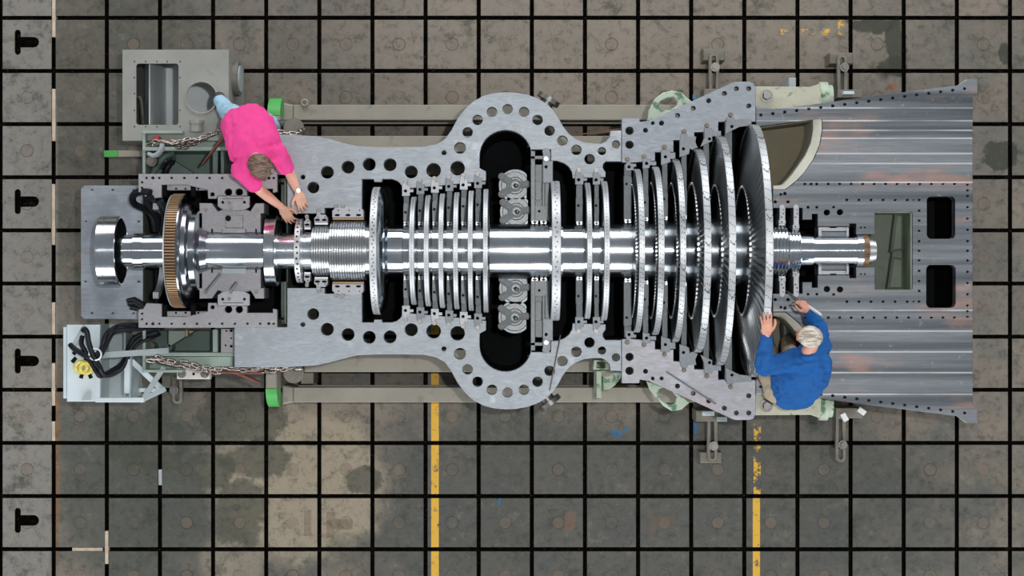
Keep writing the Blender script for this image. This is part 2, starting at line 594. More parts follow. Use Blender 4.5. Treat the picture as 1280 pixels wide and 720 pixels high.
def floor_material():
    m, nt, b = _new('iron_floor_plates')
    t = NT(nt)
    v = t.coords()
    sx = t.node('ShaderNodeSeparateXYZ')
    t.link(v, sx.inputs[0])
    X, Y = sx.outputs[0], sx.outputs[1]
    gx = t.math('DIVIDE', t.math('SUBTRACT', X, GX0), PITCH)
    gy = t.math('DIVIDE', t.math('SUBTRACT', Y, GY0), PITCH)
    ix, iy = t.math('FLOOR', gx), t.math('FLOOR', gy)
    fx = t.math('SUBTRACT', t.math('SUBTRACT', gx, ix), .5)
    fy = t.math('SUBTRACT', t.math('SUBTRACT', gy, iy), .5)
    cb = t.node('ShaderNodeCombineXYZ')
    t.link(ix, cb.inputs[0]); t.link(iy, cb.inputs[1])
    wn = t.node('ShaderNodeTexWhiteNoise', noise_dimensions='2D')
    t.link(cb.outputs[0], wn.inputs[0])
    wr = t.node('ShaderNodeSeparateColor')
    t.link(wn.outputs[1], wr.inputs[0])

    def px2w(px, py):
        return (px - 640) * CAMZ / FPX, -(py - 360) * CAMZ / FPX

    warp = t.noise(v, 2.2, 6, .65)
    warp2 = t.noise(t.coords(loc=(4, 7, 1)), 6, 6, .7)

    def blob(px, py, rx, ry, soft=.35, w=.9):
        cx, cy = px2w(px, py)
        k = CAMZ / FPX
        dx = t.math('DIVIDE', t.math('SUBTRACT', X, cx), rx * k)
        dy = t.math('DIVIDE', t.math('SUBTRACT', Y, cy), ry * k)
        d = t.math('SQRT', t.math('ADD', t.math('MULTIPLY', dx, dx), t.math('MULTIPLY', dy, dy)))
        d = t.math('ADD', d, t.math('MULTIPLY', t.math('SUBTRACT', t.math('ADD', warp, t.math('MULTIPLY', warp2, .6)), .8), w))
        return t.ramp(d, 1 - soft, 1 + soft, 1, 0)

    grey = srgb(116, 113, 106)
    brown = srgb(134, 123, 111)
    dark = srgb(88, 87, 81)
    pale = srgb(160, 148, 128)
    oil = srgb(58, 60, 52)
    c = t.mix(t.ramp(warp, .35, .65), grey, brown)
    c = t.mix(t.math('MULTIPLY', wr.outputs[0], .55), c, dark)
    # wear that belongs to places on the floor
    c = t.mix(t.math('MULTIPLY', blob(790, 40, 330, 110), .55), c, srgb(150, 139, 127))
    c = t.mix(t.math('MULTIPLY', blob(780, 640, 480, 130), .75), c, srgb(76, 79, 76))
    c = t.mix(t.math('MULTIPLY', blob(150, 160, 130, 190), .6), c, srgb(72, 72, 64))
    c = t.mix(t.math('MULTIPLY', blob(170, 610, 110, 130), .8), c, srgb(78, 82, 76))
    c = t.mix(t.math('MULTIPLY', blob(30, 330, 42, 600, .08, .06), .75), c, srgb(140, 136, 130))
    c = t.mix(t.math('MULTIPLY', blob(375, 600, 110, 95, .22), .9), c, pale)
    c = t.mix(t.math('MULTIPLY', blob(290, 700, 40, 30, .2), .5), c, pale)
    for (px, py, rx, ry) in ((318, 575, 40, 26), (265, 588, 34, 22), (300, 520, 60, 36), (300, 640, 30, 50), (455, 600, 22, 18), (180, 555, 50, 40)):
        c = t.mix(t.math('MULTIPLY', blob(px, py, rx, ry, .12, 1.6), .75), c, srgb(76, 78, 68))
    for (px, py, rx, ry) in ((1120, 62, 12, 30), (1110, 84, 18, 14), (1085, 30, 24, 10), (1250, 195, 18, 16), (1255, 65, 7, 14)):
        c = t.mix(t.math('MULTIPLY', blob(px, py, rx, ry, .15, 3.0), .85), c, oil)
    for (px, py, rx, ry) in ((1115, 108, 6, 4), (1060, 505, 6, 10)):
        c = t.mix(t.math('MULTIPLY', blob(px, py, rx, ry, .2, 2.0), .7), c, srgb(150, 84, 60))
    for (px, py, rx, ry) in ((770, 541, 8, 5), (783, 537, 4, 4), (868, 535, 3, 9), (624, 625, 2, 7)):
        c = t.mix(t.math('MULTIPLY', blob(px, py, rx, ry, .2, 2.0), .8), c, srgb(40, 110, 150))
    c = t.mix(t.math('MULTIPLY', blob(70, 590, 5, 130, .3, 1.6), .6), c, srgb(136, 92, 58))
    # general dirt
    dirt = t.noise(t.coords(loc=(2, 3, 0)), 3.5, 8, .75)
    c = t.mix(t.ramp(dirt, .52, .68, 0, .7), c, oil)
    fine_d = t.noise(t.coords(loc=(6, 2, 0)), 11, 8, .8)
    c = t.mix(t.ramp(fine_d, .48, .66, 0, .6), c, oil)
    c = t.mix(t.ramp(fine_d, .30, .44, .28, 0), c, srgb(164, 154, 140))
    c = t.mix(t.ramp(dirt, .28, .44, .4, 0), c, srgb(150, 142, 130))
    speck = t.noise(v, 42, 3, .6)
    c = t.mix(t.ramp(speck, .68, .76, 0, .5), c, srgb(176, 166, 150))
    c = t.mix(t.ramp(t.noise(t.coords(loc=(9, 1, 0)), 30, 4, .6), .66, .74, 0, .6), c, srgb(56, 56, 50))
    # round plugs let into the plate centres
    rr = t.math('SQRT', t.math('ADD', t.math('MULTIPLY', fx, fx), t.math('MULTIPLY', fy, fy)))
    rr = t.math('ADD', rr, t.math('MULTIPLY', t.math('SUBTRACT', speck, .5), .02))
    plug = t.ramp(rr, .098, .110, 1, 0)
    edge = t.math('MULTIPLY', t.ramp(rr, .098, .112), t.ramp(rr, .120, .132, 1, 0))
    pv = t.math('MULTIPLY', plug, t.math('ADD', .05, t.math('MULTIPLY', wr.outputs[1], .45)))
    c = t.mix(pv, c, srgb(122, 106, 92))
    c = t.mix(t.math('MULTIPLY', edge, t.math('ADD', .1, t.math('MULTIPLY', wr.outputs[2], .45))), c, srgb(60, 56, 48))
    # yellow painted lane lines, worn
    wear = t.ramp(t.noise(t.coords(loc=(1, 8, 0)), 14, 6, .75), .34, .46)
    worn = t.ramp(t.noise(t.coords(loc=(5, 2, 0)), 9, 6, .75), .50, .58)

    def band(px0, px1, py0, py1):
        x0, y1 = px2w(px0, py0)
        x1, y0 = px2w(px1, py1)
        a = t.math('MULTIPLY', t.math('GREATER_THAN', X, x0), t.math('LESS_THAN', X, x1))
        return t.math('MULTIPLY', a, t.math('MULTIPLY', t.math('GREATER_THAN', Y, y0), t.math('LESS_THAN', Y, y1)))

    for q in ((811, 819, 637, 671), (819, 845, 646, 661), (380, 389, 638, 670), (408, 418, 640, 672), (418, 441, 649, 662)):
        c = t.mix(t.math('MULTIPLY', band(*q), .42), c, srgb(104, 88, 72))      # plugged tee pockets
    c = t.mix(t.math('MULTIPLY', blob(712, 652, 8, 14, .15, 1.0), .5), c, srgb(124, 96, 78))
    yel = srgb(222, 174, 66)
    c = t.mix(t.math('MULTIPLY', band(539, 548.5, 380, 900), wear), c, yel)
    c = t.mix(t.math('MULTIPLY', band(941, 950, 622, 900), wear), c, yel)
    c = t.mix(t.math('MULTIPLY', band(942, 951, 530, 622), worn), c, yel)
    c = t.mix(t.math('MULTIPLY', band(976, 1056, 36, 44), worn), c, yel)
    c = t.mix(t.math('MULTIPLY', band(1047, 1056, 24, 44), worn), c, yel)
    t.link(c, b.inputs['Base Color'])
    b.inputs['Metallic'].default_value = .15
    t.link(t.ramp(dirt, .3, .7, .62, .5), b.inputs['Roughness'])
    h = t.math('ADD', t.math('MULTIPLY', t.noise(v, 24, 5), .5), t.math('MULTIPLY', edge, -1.0))
    t.bump(h, .22, .006, b)
    return m


M['floor'] = floor_material()
M['groove'] = simple('groove_shade_debris', (.006, .005, .004, 1), .95, 0, .5, 20, 0, ((.06, .045, .03, 1), .7))  # near-black stands in for slot shade; the spots are brown debris


[n for n in M['groove'].node_tree.nodes if n.type == 'BSDF_PRINCIPLED'][0].inputs['Specular IOR Level'].default_value = .02
[n for n in M['floor'].node_tree.nodes if n.type == 'BSDF_PRINCIPLED'][0].inputs['Specular IOR Level'].default_value = .3


def T_pocket(cx, cy):
    """keyhole of a tee-bolt pocket, plan outline (bar on the left, rounded stem on the right)"""
    k = CAMZ / FPX
    q = []
    for a in range(0, 181, 30):
        q.append((-4 + 3.6 * math.cos(math.radians(a)), 12 + 3.6 * math.sin(math.radians(a))))
    for a in range(180, 361, 30):
        q.append((-4 + 3.6 * math.cos(math.radians(a)), -12 + 3.6 * math.sin(math.radians(a))))
    q += [(-.4, -6.5)]
    for a in range(-90, 91, 30):
        q.append((16 + 6.5 * math.cos(math.radians(a)), 6.5 * math.sin(math.radians(a))))
    q += [(-.4, 6.5)]
    return [(cx + a * k, cy + b * k) for a, b in q]


def build_floor():
    mb = MB()
    half = (PITCH - GW) / 2
    pockets = {(-1, -1), (-1, -4), (-1, -7), (-1, -10)}
    for i in range(-3, 20):
        for j in range(-13, 4):
            cx, cy = GX0 + (i + .5) * PITCH, GY0 + (j + .5) * PITCH
            if (i, j) in pockets:
                me = plate_mesh([(cx - half, cy - half), (cx + half, cy - half), (cx + half, cy + half), (cx - half, cy + half)],
                                [T_pocket(cx - .055, cy + .02)], -.07, 0, .004)
                mb.add_mesh(me)
            else:
                mb.prism([(cx - half, cy - half), (cx + half, cy - half), (cx + half, cy + half), (cx - half, cy + half)], -.07, 0, .004)
    n0 = len(mb.bm.faces)
    mb.bm.faces.index_update()
    mb.box(-40, 40, -40, 40, -.12, -.072)
    mb.bm.faces.index_update()
    mb.bm.faces.ensure_lookup_table()
    mb.bm.normal_update()
    for f in mb.bm.faces:
        if f.index >= n0 or abs(f.normal.z) < .3:          # slot bottoms and walls coloured black for their shade, with some debris
            f.material_index = 1
    solo('floor', mb, ['floor', 'groove'], None, None, kind='structure', smooth=0, loc=(0, 0, 0))
    # loose wooden filler strips lying in the slots
    strips = [(67, -6, 67, 46, 'pale wooden filler strip in the floor slot, cut off by the top edge'),
              (67, 111, 67, 176, 'pale wooden filler strip in the long floor slot level with the grey box window'),
              (66.5, 230, 66.5, 306, 'pale wooden filler strip in the floor slot beside the second tee pocket'),
              (66.5, 378, 66.5, 418, 'pale wooden filler strip in the floor slot above the pale blue cabinet corner'),
              (66.5, 454, 66.5, 507, 'pale wooden filler strip in the floor slot just beside the pale blue cabinet'),
              (66.5, 527, 66.5, 551, 'short pale wooden filler strip in the slot below the pale blue cabinet'),
              (133, 664, 133, 705, 'pale wooden filler strip standing upright in the picture where two slots meet at bottom'),
              (90, 687, 128, 687, 'pale wooden filler strip lying crosswise in a floor slot at bottom')]
    for x0, y0, x1, y1, lab in strips:
        a, b = P(x0, y0, 0), P(x1, y1, 0)
        w = .017
        mb = MB()
        if abs(x0 - x1) < abs(y0 - y1):
            mb.box(a.x - w, a.x + w, b.y, a.y, -.0719, -.006, .003)
        else:
            mb.box(a.x, b.x, a.y - w, a.y + w, -.0719, -.006, .003)
        solo('wooden_strip', mb, 'wood', lab, 'wooden strip', 'wooden strips in the floor slots')


build_floor()
# ------------------------------------------------------------------ lower half of the turbine casing
casing = thing('turbine_casing', tuple(P(760, 313.5, 0)), 'huge machined steel lower turbine casing with bolt holes, lying open under the bladed rotor', 'turbine casing')

front_top = [(293, 168), (345, 168), (365, 168.5), (395, 170.5), (412, 174), (430, 179), (447, 183), (470, 184), (500, 184), (530, 183.5), (545, 180.5), (556, 174),
             (564, 163), (572, 148), (582, 135), (592, 126.5), (605, 119.5), (618, 116.5), (632, 115.3), (646, 116), (660, 118.5), (672, 123), (684, 130), (692, 138),
             (698, 147), (704, 158), (711, 167), (720, 174), (730, 178), (742, 179.5), (752, 179.5), (757, 177), (762, 171.5), (763, 164), (776.8, 163),
             (776.8, 202), (757, 202), (754, 205.5), (753.5, 210), (757, 215), (757, 221.5), (716, 223), (715, 215), (711, 208.5), (705, 204), (697, 201.3), (688.5, 200.8),
             (688.5, 187), (664.5, 187)]
arc = [(632 + 32.5 * math.cos(math.radians(a)), 195 - 32.5 * math.sin(math.radians(a))) for a in range(8, 181, 10)]
front_top += arc + [(599.5, 195), (599.5, 210), (607.5, 214.5), (607.5, 226), (590, 228), (572, 230), (553, 232), (535, 233.5), (517, 235), (504, 237), (503, 234),
                    (500, 229), (496, 226), (490, 224), (478, 224), (477, 227.5), (468, 227.5), (467, 224), (452.5, 224), (452.5, 260), (406, 260), (406, 267), (359, 267),
                    (359, 218), (293, 218)]
front_holes = [(378.5, 221.5, 3), (391.5, 234.5, 7.3), (409, 215.5, 8), (435, 209, 8), (461.5, 205.5, 8), (487.5, 206, 8), (514, 215, 8), (542, 213, 9), (572, 210.5, 9), (555, 191, 3),
               (575, 185, 7.2), (584.5, 165.5, 6.4), (597, 150, 6.4), (615, 140, 6.4), (634.5, 136.5, 6.4), (655, 140, 6.4), (672, 150, 6.4), (687, 163.5, 6.4), (703, 176, 6.4),
               (720.5, 187.5, 6.4), (737, 199, 6.4), (752.5, 189, 5), (770, 180.5, 5)]
mid_top = [(777.2, 148), (799, 148), (800, 152.5), (811, 151), (855, 131), (900, 110.5), (916, 103), (920, 102), (937, 102), (942, 104), (944.6, 109), (944.6, 152), (898, 152.5), (898, 165),
           (868, 165.5), (868, 175), (842, 175.5), (842, 190), (819, 190.5), (819, 201), (784, 204), (777.2, 203)]
mid_holes = [(787, 181, 5), (787, 163.5, 5), (807, 163, 3), (816, 154, 2.2), (827, 154, 3), (847, 144.5, 3), (866.5, 135.6, 3), (886, 126, 3), (905.6, 117, 3), (920.5, 111, 3), (936, 111, 3), (936, 132.5, 3)]
ex_outer_top = [(945, 133), (957, 135), (967, 136.5), (1009, 131.5), (1080, 121.5), (1140, 114), (1196, 107), (1203, 104), (1212, 98.5), (1222, 98.5), (1222, 117), (1216, 121)]
ex_inner_top = [(945, 158.3), (1027.5, 148), (1028, 162), (1025, 180), (1022, 188), (1017, 199), (1006, 215), (998, 224), (990, 231), (982, 237), (966, 237), (966, 260), (1003, 260), (1003, 274.5), (1015, 274.5), (1015, 267.5),
                (1022, 267.5), (1022, 283), (1062, 283), (1062, 279.5), (1070, 279.5), (1070, 293), (1093.5, 293), (1093.5, 266), (1095.5, 264), (1138, 264), (1140.5, 266)]
ex_outer = ex_outer_top + mir(ex_outer_top)[::-1]
ex_poly = ex_outer_top + mir(ex_outer_top)[::-1] + mir(ex_inner_top) + ex_inner_top[::-1]
ex_h = []
for n in range(18):
    px = 951 + 15 * n
    py = 144 + (134.4 - 144) * n / 5 if n <= 5 else 134.4 + (110.8 - 134.4) * (n - 5) / 12
    ex_h.append((px, py, 1.9))
ex_h += [(1006, 230, 1.5), (1013.7, 230, 1.5), (1021, 230, 1.5)] + [(1035.3 + 14.35 * i, 230, 1.5) for i in range(12)] + [(1209.5, 231, 1.5), (1209.5, 238, 1.5)]
ex_h += [(1209.5, 245 + 14.1 * i, 1.5) for i in range(5)]
ex_h += [(1058.6 + 15.1 * i, 250, 1.5) for i in range(6)] + [(1142, 250, .9), (1149, 250, 1.5), (1149, 263.3, 1.5), (1149, 275.8, 1.5), (1149, 288.5, 1.5), (1149, 301.5, 1.5)]
ex_h += [(1033.6, 265.7, 3.8), (1050, 265.3, 3.8), (1042, 259, 1.5), (1010, 259.2, 1.5), (1021, 259.2, 1.5), (976, 243, 1.4), (981, 242, 1.9), (985, 252.5, 1.8), (969, 252.5, 1.8), (1076, 284.5, .9), (1081, 284.5, .9)]
ex_h2 = ex_h + [(a, 627 - b, r) for a, b, r in ex_h] + [(1209.5, 313.5, 1.5), (1149, 313.5, 1.5)]


def rrect(x0, x1, y0, y1, r, n=4):
    q = []
    for cx, cy, a0 in ((x1 - r, y1 - r, 0), (x0 + r, y1 - r, 90), (x0 + r, y0 + r, 180), (x1 - r, y0 + r, 270)):
        for i in range(n + 1):
            a = math.radians(a0 + 90 * i / n)
            q.append((cx + r * math.cos(a), cy + r * math.sin(a)))
    return q


wins = [rrect(1158, 1194.5, 245, 299, 6), rrect(1158, 1194.5, 331, 385, 6)]
ZT, ZF = HF, HF - .11


def holes_w(hs, seg=20):
    out = []
    for a, b, r in hs:
        c = P(a, b)
        out.append(circ(c.x, c.y, r * K, seg if r > 4 else 12))
    return out


def mh(hs):
    return [(a, 627 - b, r) for a, b, r in hs]


part('flange', plate_mesh(PP(front_top), holes_w(front_holes), ZF, ZT), 'flange', casing, 30)
part('flange', plate_mesh(PP(mir(front_top)), holes_w(mh(front_holes)), ZF, ZT), 'flange', casing, 30)
part('stepped_flange', plate_mesh(PP(mid_top), holes_w(mid_holes), ZF, ZT), 'flange_step', casing, 30)
part('stepped_flange', plate_mesh(PP(mir(mid_top)), holes_w(mh(mid_holes)), ZF, ZT), 'flange_mid', casing, 30, label='stepped flange with a reddish tinge')
part('exhaust_flange', plate_mesh(PP(ex_poly), holes_w(ex_h2) + [PP(w) for w in wins], ZF, ZT), 'planed', casing, 30, label='wide planed flange plate with two black windows')

# shell below the flange: walls that follow the cavity, and a belly plate
cav_top = [(362, 267), (406, 267), (406, 260), (452.5, 260), (452.5, 224), (490, 224), (496, 226), (500, 229), (503, 234), (504, 237), (535, 233.5), (572, 230), (607.5, 226), (607.5, 214.5), (599.5, 210), (599.5, 195)]
cav_top += arc[::-1] + [(664.5, 187), (688.5, 187), (688.5, 200.8), (697, 201.3), (705, 204), (711, 208.5), (715, 215), (716, 223), (757, 221.5), (757, 202), (784, 203.5), (819, 201), (819, 190.5), (842, 190), (842, 175.5),
                        (868, 175), (868, 165.5), (898, 165), (898, 152.5), (944.6, 152), (945, 158.3), (1027.5, 148), (1028, 162), (1025, 180), (1017, 199), (1006, 215), (990, 231), (982, 237), (966, 237), (966, 260), (1003, 260),
                        (1022, 267.5), (1022, 283), (1070, 283), (1070, 293), (1093.5, 293), (1093.5, 264), (1140.5, 264)]
cav = cav_top + mir(cav_top)[::-1]
cavw = ccw(PP(cav))
cavo = offset(cavw, .028)
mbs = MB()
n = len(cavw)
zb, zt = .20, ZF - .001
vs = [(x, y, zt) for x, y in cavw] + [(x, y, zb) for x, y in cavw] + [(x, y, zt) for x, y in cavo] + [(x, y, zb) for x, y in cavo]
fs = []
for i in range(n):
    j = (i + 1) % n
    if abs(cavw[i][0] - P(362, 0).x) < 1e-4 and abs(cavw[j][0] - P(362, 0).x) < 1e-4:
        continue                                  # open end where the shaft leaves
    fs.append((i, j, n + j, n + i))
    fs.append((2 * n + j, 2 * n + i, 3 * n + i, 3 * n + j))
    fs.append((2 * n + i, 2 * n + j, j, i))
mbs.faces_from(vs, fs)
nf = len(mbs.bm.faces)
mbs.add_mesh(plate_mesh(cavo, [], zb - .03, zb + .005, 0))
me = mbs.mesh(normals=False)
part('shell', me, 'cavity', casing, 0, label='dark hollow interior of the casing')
# painted outer skin of the casing barrel seen through the bolt holes
sk = offset(cavw, .030)
so = offset(cavw, .036)
mbs = MB()
vs = [(x, y, zt - .002) for x, y in sk] + [(x, y, zb) for x, y in sk] + [(x, y, zt - .002) for x, y in so] + [(x, y, zb) for x, y in so]
mbs.faces_from(vs, [f for i in range(n) for j in [(i + 1) % n] for f in [(i, n + i, n + j, j), (2 * n + i, 2 * n + j, 3 * n + j, 3 * n + i), (i, j, 2 * n + j, 2 * n + i)]])
part('barrel', mbs.mesh(), 'casing_paint', casing, 0)

# exhaust openings: cream curved lips and olive liner floors, one on each side of the last wheel
for s in (0, 1):
    f = (lambda q: mir(q)) if s else (lambda q: q)
    curve = [(1027, 148.6), (1027.4, 162), (1024.4, 180), (1021.3, 188), (1016.3, 199), (1005.4, 215), (997.5, 223.5), (989.5, 230.4), (981.5, 236.4), (967, 236.4)]
    cw = PP(f(curve))
    mb = MB()
    inn, low_ = [], []
    for i, (x, y) in enumerate(cw):
        d = (Vector(cw[min(i + 1, len(cw) - 1)]) - Vector(cw[max(i - 1, 0)])).normalized()
        nn = Vector((-d.y, d.x))
        c0 = Vector(P(960, 190 if not s else 437)[:2])
        if nn.dot(c0 - Vector((x, y))) < 0:
            nn = -nn
        inn.append(tuple(Vector((x, y)) + nn * .010))
        low_.append(tuple(Vector((x, y)) + nn * (.03 + .035 * min(1, (len(cw) - 1 - i) / 4))))
    m = len(cw)
    z1, z0 = HF - .004, HF - .50
    zm = HF - .035
    vs = [(x, y, z1) for x, y in cw] + [(x, y, zm) for x, y in low_] + [(x, y, z0) for x, y in low_] + [(x, y, z0) for x, y in cw]
    fs = []
    for i in range(m - 1):
        for a in range(4):
            b = (a + 1) % 4
            fs.append((a * m + i, a * m + i + 1, b * m + i + 1, b * m + i))
    fs += [(0, m, 2 * m, 3 * m), (m - 1, 2 * m - 1, 3 * m - 1, 4 * m - 1)]
    mb.faces_from(vs, fs)
    part('exhaust_lip', mb, 'cream', casing, 50, label='cream painted curved lip')
    fl = f([(947, 159), (1027, 149), (1027.4, 162), (1024.4, 180), (1016.3, 199), (1005.4, 215), (989.5, 230.4), (981.5, 236.4), (966.5, 236.4), (966.5, 255), (955, 255), (947, 200)])
    part('exhaust_liner', plate_mesh(PP(fl), [], HF - .56, HF - .52, 0), 'olive', casing, 30, label='olive floor of the exhaust opening')
    wl = f([(947, 159), (1027, 149), (1027, 147.8), (947, 157.8)])
    part('liner_wall', MB().prism(PP(wl), HF - .52, HF - .112), 'olive', casing, 0)

# pocket past the shaft end and the closed box under the windows
mb = MB()
x0, x1 = P(1094, 0).x, P(1140, 0).x
y0, y1 = P(0, 363.4).y, P(0, 264.4).y
mb.box(x0, x1, y0, y1, HF - .42, HF - .38)
mb.box(x0 - .14, x0, P(0, 333.4).y, P(0, 293.6).y, HF - .42, HF - .38)
mb.box(x1 - .012, x1, y0, y1, HF - .38, HF - .002)
mb.box(x0, x1, y1 - .01, y1, HF - .38, HF - .002)
mb.box(x0, x1, y0, y0 + .01, HF - .38, HF - .002)
ym = P(0, 317).y
mb.prism([(x1 - .10, ym - .03), (x1 - .01, ym - .05), (x1 - .01, ym + .05), (x1 - .10, ym + .03)], HF - .38, HF - .3, .01)
mb.prism([(P(1118, 0).x, y0 + .01), (x1 - .012, y0 + .01), (x1 - .012, ym - .03), (P(1124, 0).x, ym - .02)], HF - .38, HF - .26, .02)
mb.prism([(P(1122, 0).x, ym + .02), (x1 - .012, ym + .03), (x1 - .012, y1 - .01), (P(1128, 0).x, y1 - .01)], HF - .38, HF - .26, .02)
part('drain_pocket', mb, 'pocket', casing, 30, label='green grey pocket beyond the shaft end')
mb = MB()
bx0, bx1, by0, by1 = P(1146, 0).x, P(1206, 0).x, P(0, 395).y, P(0, 232).y
mb.box(bx0, bx1, by0, by1, .21, .33)
for a in ((bx0, bx0 + .02, by0, by1), (bx1 - .02, bx1, by0, by1), (bx0, bx1, by0, by0 + .02), (bx0, bx1, by1 - .02, by1)):
    mb.box(*a, .33, ZF - .001)
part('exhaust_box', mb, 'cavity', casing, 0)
hood = [(1035, 140), (1196, 118), (1206, 118), (1206, 230), (1144, 230), (1144, 262), (1035, 262)]
for s in (0, 1):
    hp = ccw(PP(mir(hood) if s else hood))
    hi = offset(hp, -.03)
    mb = MB()
    k = len(hp)
    vs = [(x, y, z) for r in (hp, hi) for z in (.32, ZF - .002) for x, y in r]
    fs = []
    for i in range(k):
        j = (i + 1) % k
        fs += [(i, j, k + j, k + i), (2 * k + j, 2 * k + i, 3 * k + i, 3 * k + j), (i, 2 * k + i, 2 * k + j, j), (k + i, k + j, 3 * k + j, 3 * k + i)]
    mb.faces_from(vs, fs)
    mb.prism(hp, .30, .32)
    part('hood_side', mb, 'casing_paint', casing, 0)

# feet, lifting lugs, trunnions
for s in (0, 1):
    f = (lambda q: mir(q)) if s else (lambda q: q)
    zc = HF - .12
    mb = MB().prism(PP(f([(944, 108), (1013, 108.5), (1026, 104), (1027, 138), (944, 139)]), zc), zc - .30, zc, .004)
    foot = part('support_foot', mb, 'cream_worn', casing, 30, label='cream painted support foot')
    c = P(958, 120 if not s else 507, zc)
    part('anchor_bolt', MB().hexbolt((c.x, c.y, zc), .038, .05, .055), 'bolt', foot, 30)
    a = P(1027, 104, zc - .14); b = P(1044, 104, zc - .14)
    yy = P(0, 120 if not s else 507, zc).y
    mb = MB().cyl((P(1027.5, 0, zc).x, yy, zc - .17), (P(1038, 0, zc).x, yy, zc - .17), .135, n=32)
    mb.cyl((P(1038, 0, zc).x, yy, zc - .17), (P(1044, 0, zc).x, yy, zc - .17), .11, n=32)
    part('foot_hub', mb, 'green_cast', foot, 40, label='round hub end with worn green paint')
    zl = HF - .16
    if not s:
        lug = [(809, 151), (811, 138), (818, 124), (828, 116), (840, 113), (852, 115.5), (859, 122), (865, 127), (850, 140), (830, 150)]
        hole = [(823, 133), (826, 126.5), (834, 122.5), (842, 121.5), (847, 127), (846, 132), (836, 138), (826, 137)]
    else:
        lug = [(808, 476), (812, 487), (820, 497), (830, 508), (840, 514), (852, 512), (862, 503), (850, 492), (830, 480)]
        hole = [(822, 491), (824, 486), (830, 484), (840, 489), (846, 496), (844, 503), (836, 506), (827, 500)]
    part('lifting_lug', plate_mesh(PP(lug, zl), [PP(hole, zl)], zl - .05, zl, .008), 'green_cast', casing, 30, label='green painted lifting lug with an oval eye')
    yo = 129 if not s else 497.5
    zz = HF - .25
    a = P(674, 124 if not s else 503, zz); b = P(690, 131 if not s else 493, zz)
    c1 = P(676, 140 if not s else 487, zz)
    base = P(672, 146 if not s else 483, zz)
    tip = P(685, 125.5 if not s else 500, zz)
    d = (tip - base).normalized()
    mb = MB().cyl(base, base + d * .15, .06, n=24).cyl(base + d * .15, base + d * .19, .10, n=28)
    part('trunnion', mb, 'bolt', casing, 40, label='dark round lifting trunnion')
# corner cleats at the tail of the exhaust plate
for s in (0, 1):
    q = [(1201, 105.5), (1212, 97.5), (1214, 97.5), (1214, 103), (1204, 107)]
    part('corner_cleat', MB().prism(PP(mir(q) if s else q, HF), HF - .16, HF - .112), 'cream', casing, 0)
# ------------------------------------------------------------------ turbine rotor
rotor = thing('turbine_rotor', (P(610, 0).x, AY, HF - .2), 'long polished steel turbine rotor with bladed wheels lying in the open casing', 'turbine rotor')


def XC(px, r):                    # where on the axis (in plan pixels) a crown of radius r seen at px stands
    return (px - 640) * (1 - r / 2240)


def prof(*rows):                  # rows (px_start, px_end, radius) in picture pixels -> stepped profile in metres
    out = []
    for a, b, r in rows:
        out += [(XC(a, r) * K, r * K), (XC(b, r) * K, r * K)]
    return out


def closed_lathe(p, n=96):
    return MB().lathe([(p[0][0], .001)] + p + [(p[-1][0], .001)], n)


def grooves(a, b, r, step, d, duty=.5):
    rows, x = [], a
    while x < b - .1:
        e = min(b, x + step * duty)
        rows.append((x, e, r))
        if e < b:
            rows.append((e, min(b, x + step), r - d))
        x += step
    return rows


rows = [(142, 163.5, 20.5), (164, 176, 22.5), (176.6, 203, 21), (203, 234, 24), (234, 330, 21.5), (338, 345, 25), (345, 368, 22.5), (368, 388, 23.5)]
part('shaft', closed_lathe(prof(*rows)), 'polished', rotor, 25)
SL1 = grooves(388.5, 411, 31, 3.2, 1.6, .68)
SL2 = grooves(411, 455, 37, 3.2, 1.6, .68) + [(455, 462, 34.4)]
rows = [(470, 474, 44), (477, 478, 38), (480, 481, 34.5), (484, 500, 32.5), (500, 503, 32.5)]
hp = []
for i in range(6):
    x = 503.5 + 18.2 * i
    hp += grooves(x, x + 8, 31.5, 2.4, 1.2) + [(x + 8.2, x + 18, 30.5)]
rows += hp
rows += [(607, 610, 36), (612, 663, 33.5)]
part('drum', closed_lathe(prof(*rows)), 'polished', rotor, 25)
rows = grooves(663.2, 687, 33.7, 3.0, 1.5) + [(687, 704, 36), (704, 719, 32.5)] + grooves(719, 731, 33, 2.8, 1.3) + [(731, 741, 31)] + grooves(741, 751, 32.5, 2.8, 1.3) + [(751, 764, 34), (764, 778, 33)] + grooves(778, 795, 34, 3.0, 1.4)
part('drum', closed_lathe(prof(*rows)), 'polished', rotor, 25)
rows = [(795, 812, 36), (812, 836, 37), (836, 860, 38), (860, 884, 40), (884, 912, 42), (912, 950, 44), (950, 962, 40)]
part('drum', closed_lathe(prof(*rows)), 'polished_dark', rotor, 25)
rows = [(962, 966, 37)] + grooves(966, 986, 32.5, 4.5, 2.4, .62) + grooves(988, 1002, 27, 4.0, 1.8, .6) + [(1003, 1018, 20.5), (1018, 1019, 19), (1019, 1073, 18.4), (1073.6, 1081, 20)]
part('shaft', closed_lathe(prof(*rows)), 'polished', rotor, 20)
part('shaft_end', closed_lathe(prof((1088, 1093, 15), (1093, 1096, 14), (1096.2, 1096.4, 11))), 'bright', rotor, 25, label='bright end of the shaft')


def sleeve(p, label, lim):
    mb = closed_lathe(p)
    for f in mb.bm.faces:                      # groove bottoms coloured darker to stand in for their shade
        c = f.calc_center_median()
        if lim[0] * K < math.hypot(c.y - AY, c.z - HF) < lim[1] * K:
            f.material_index = 1
    part('gland_sleeve', mb, ['grooved', 'diaphragm_light'], rotor, 20, label=label)


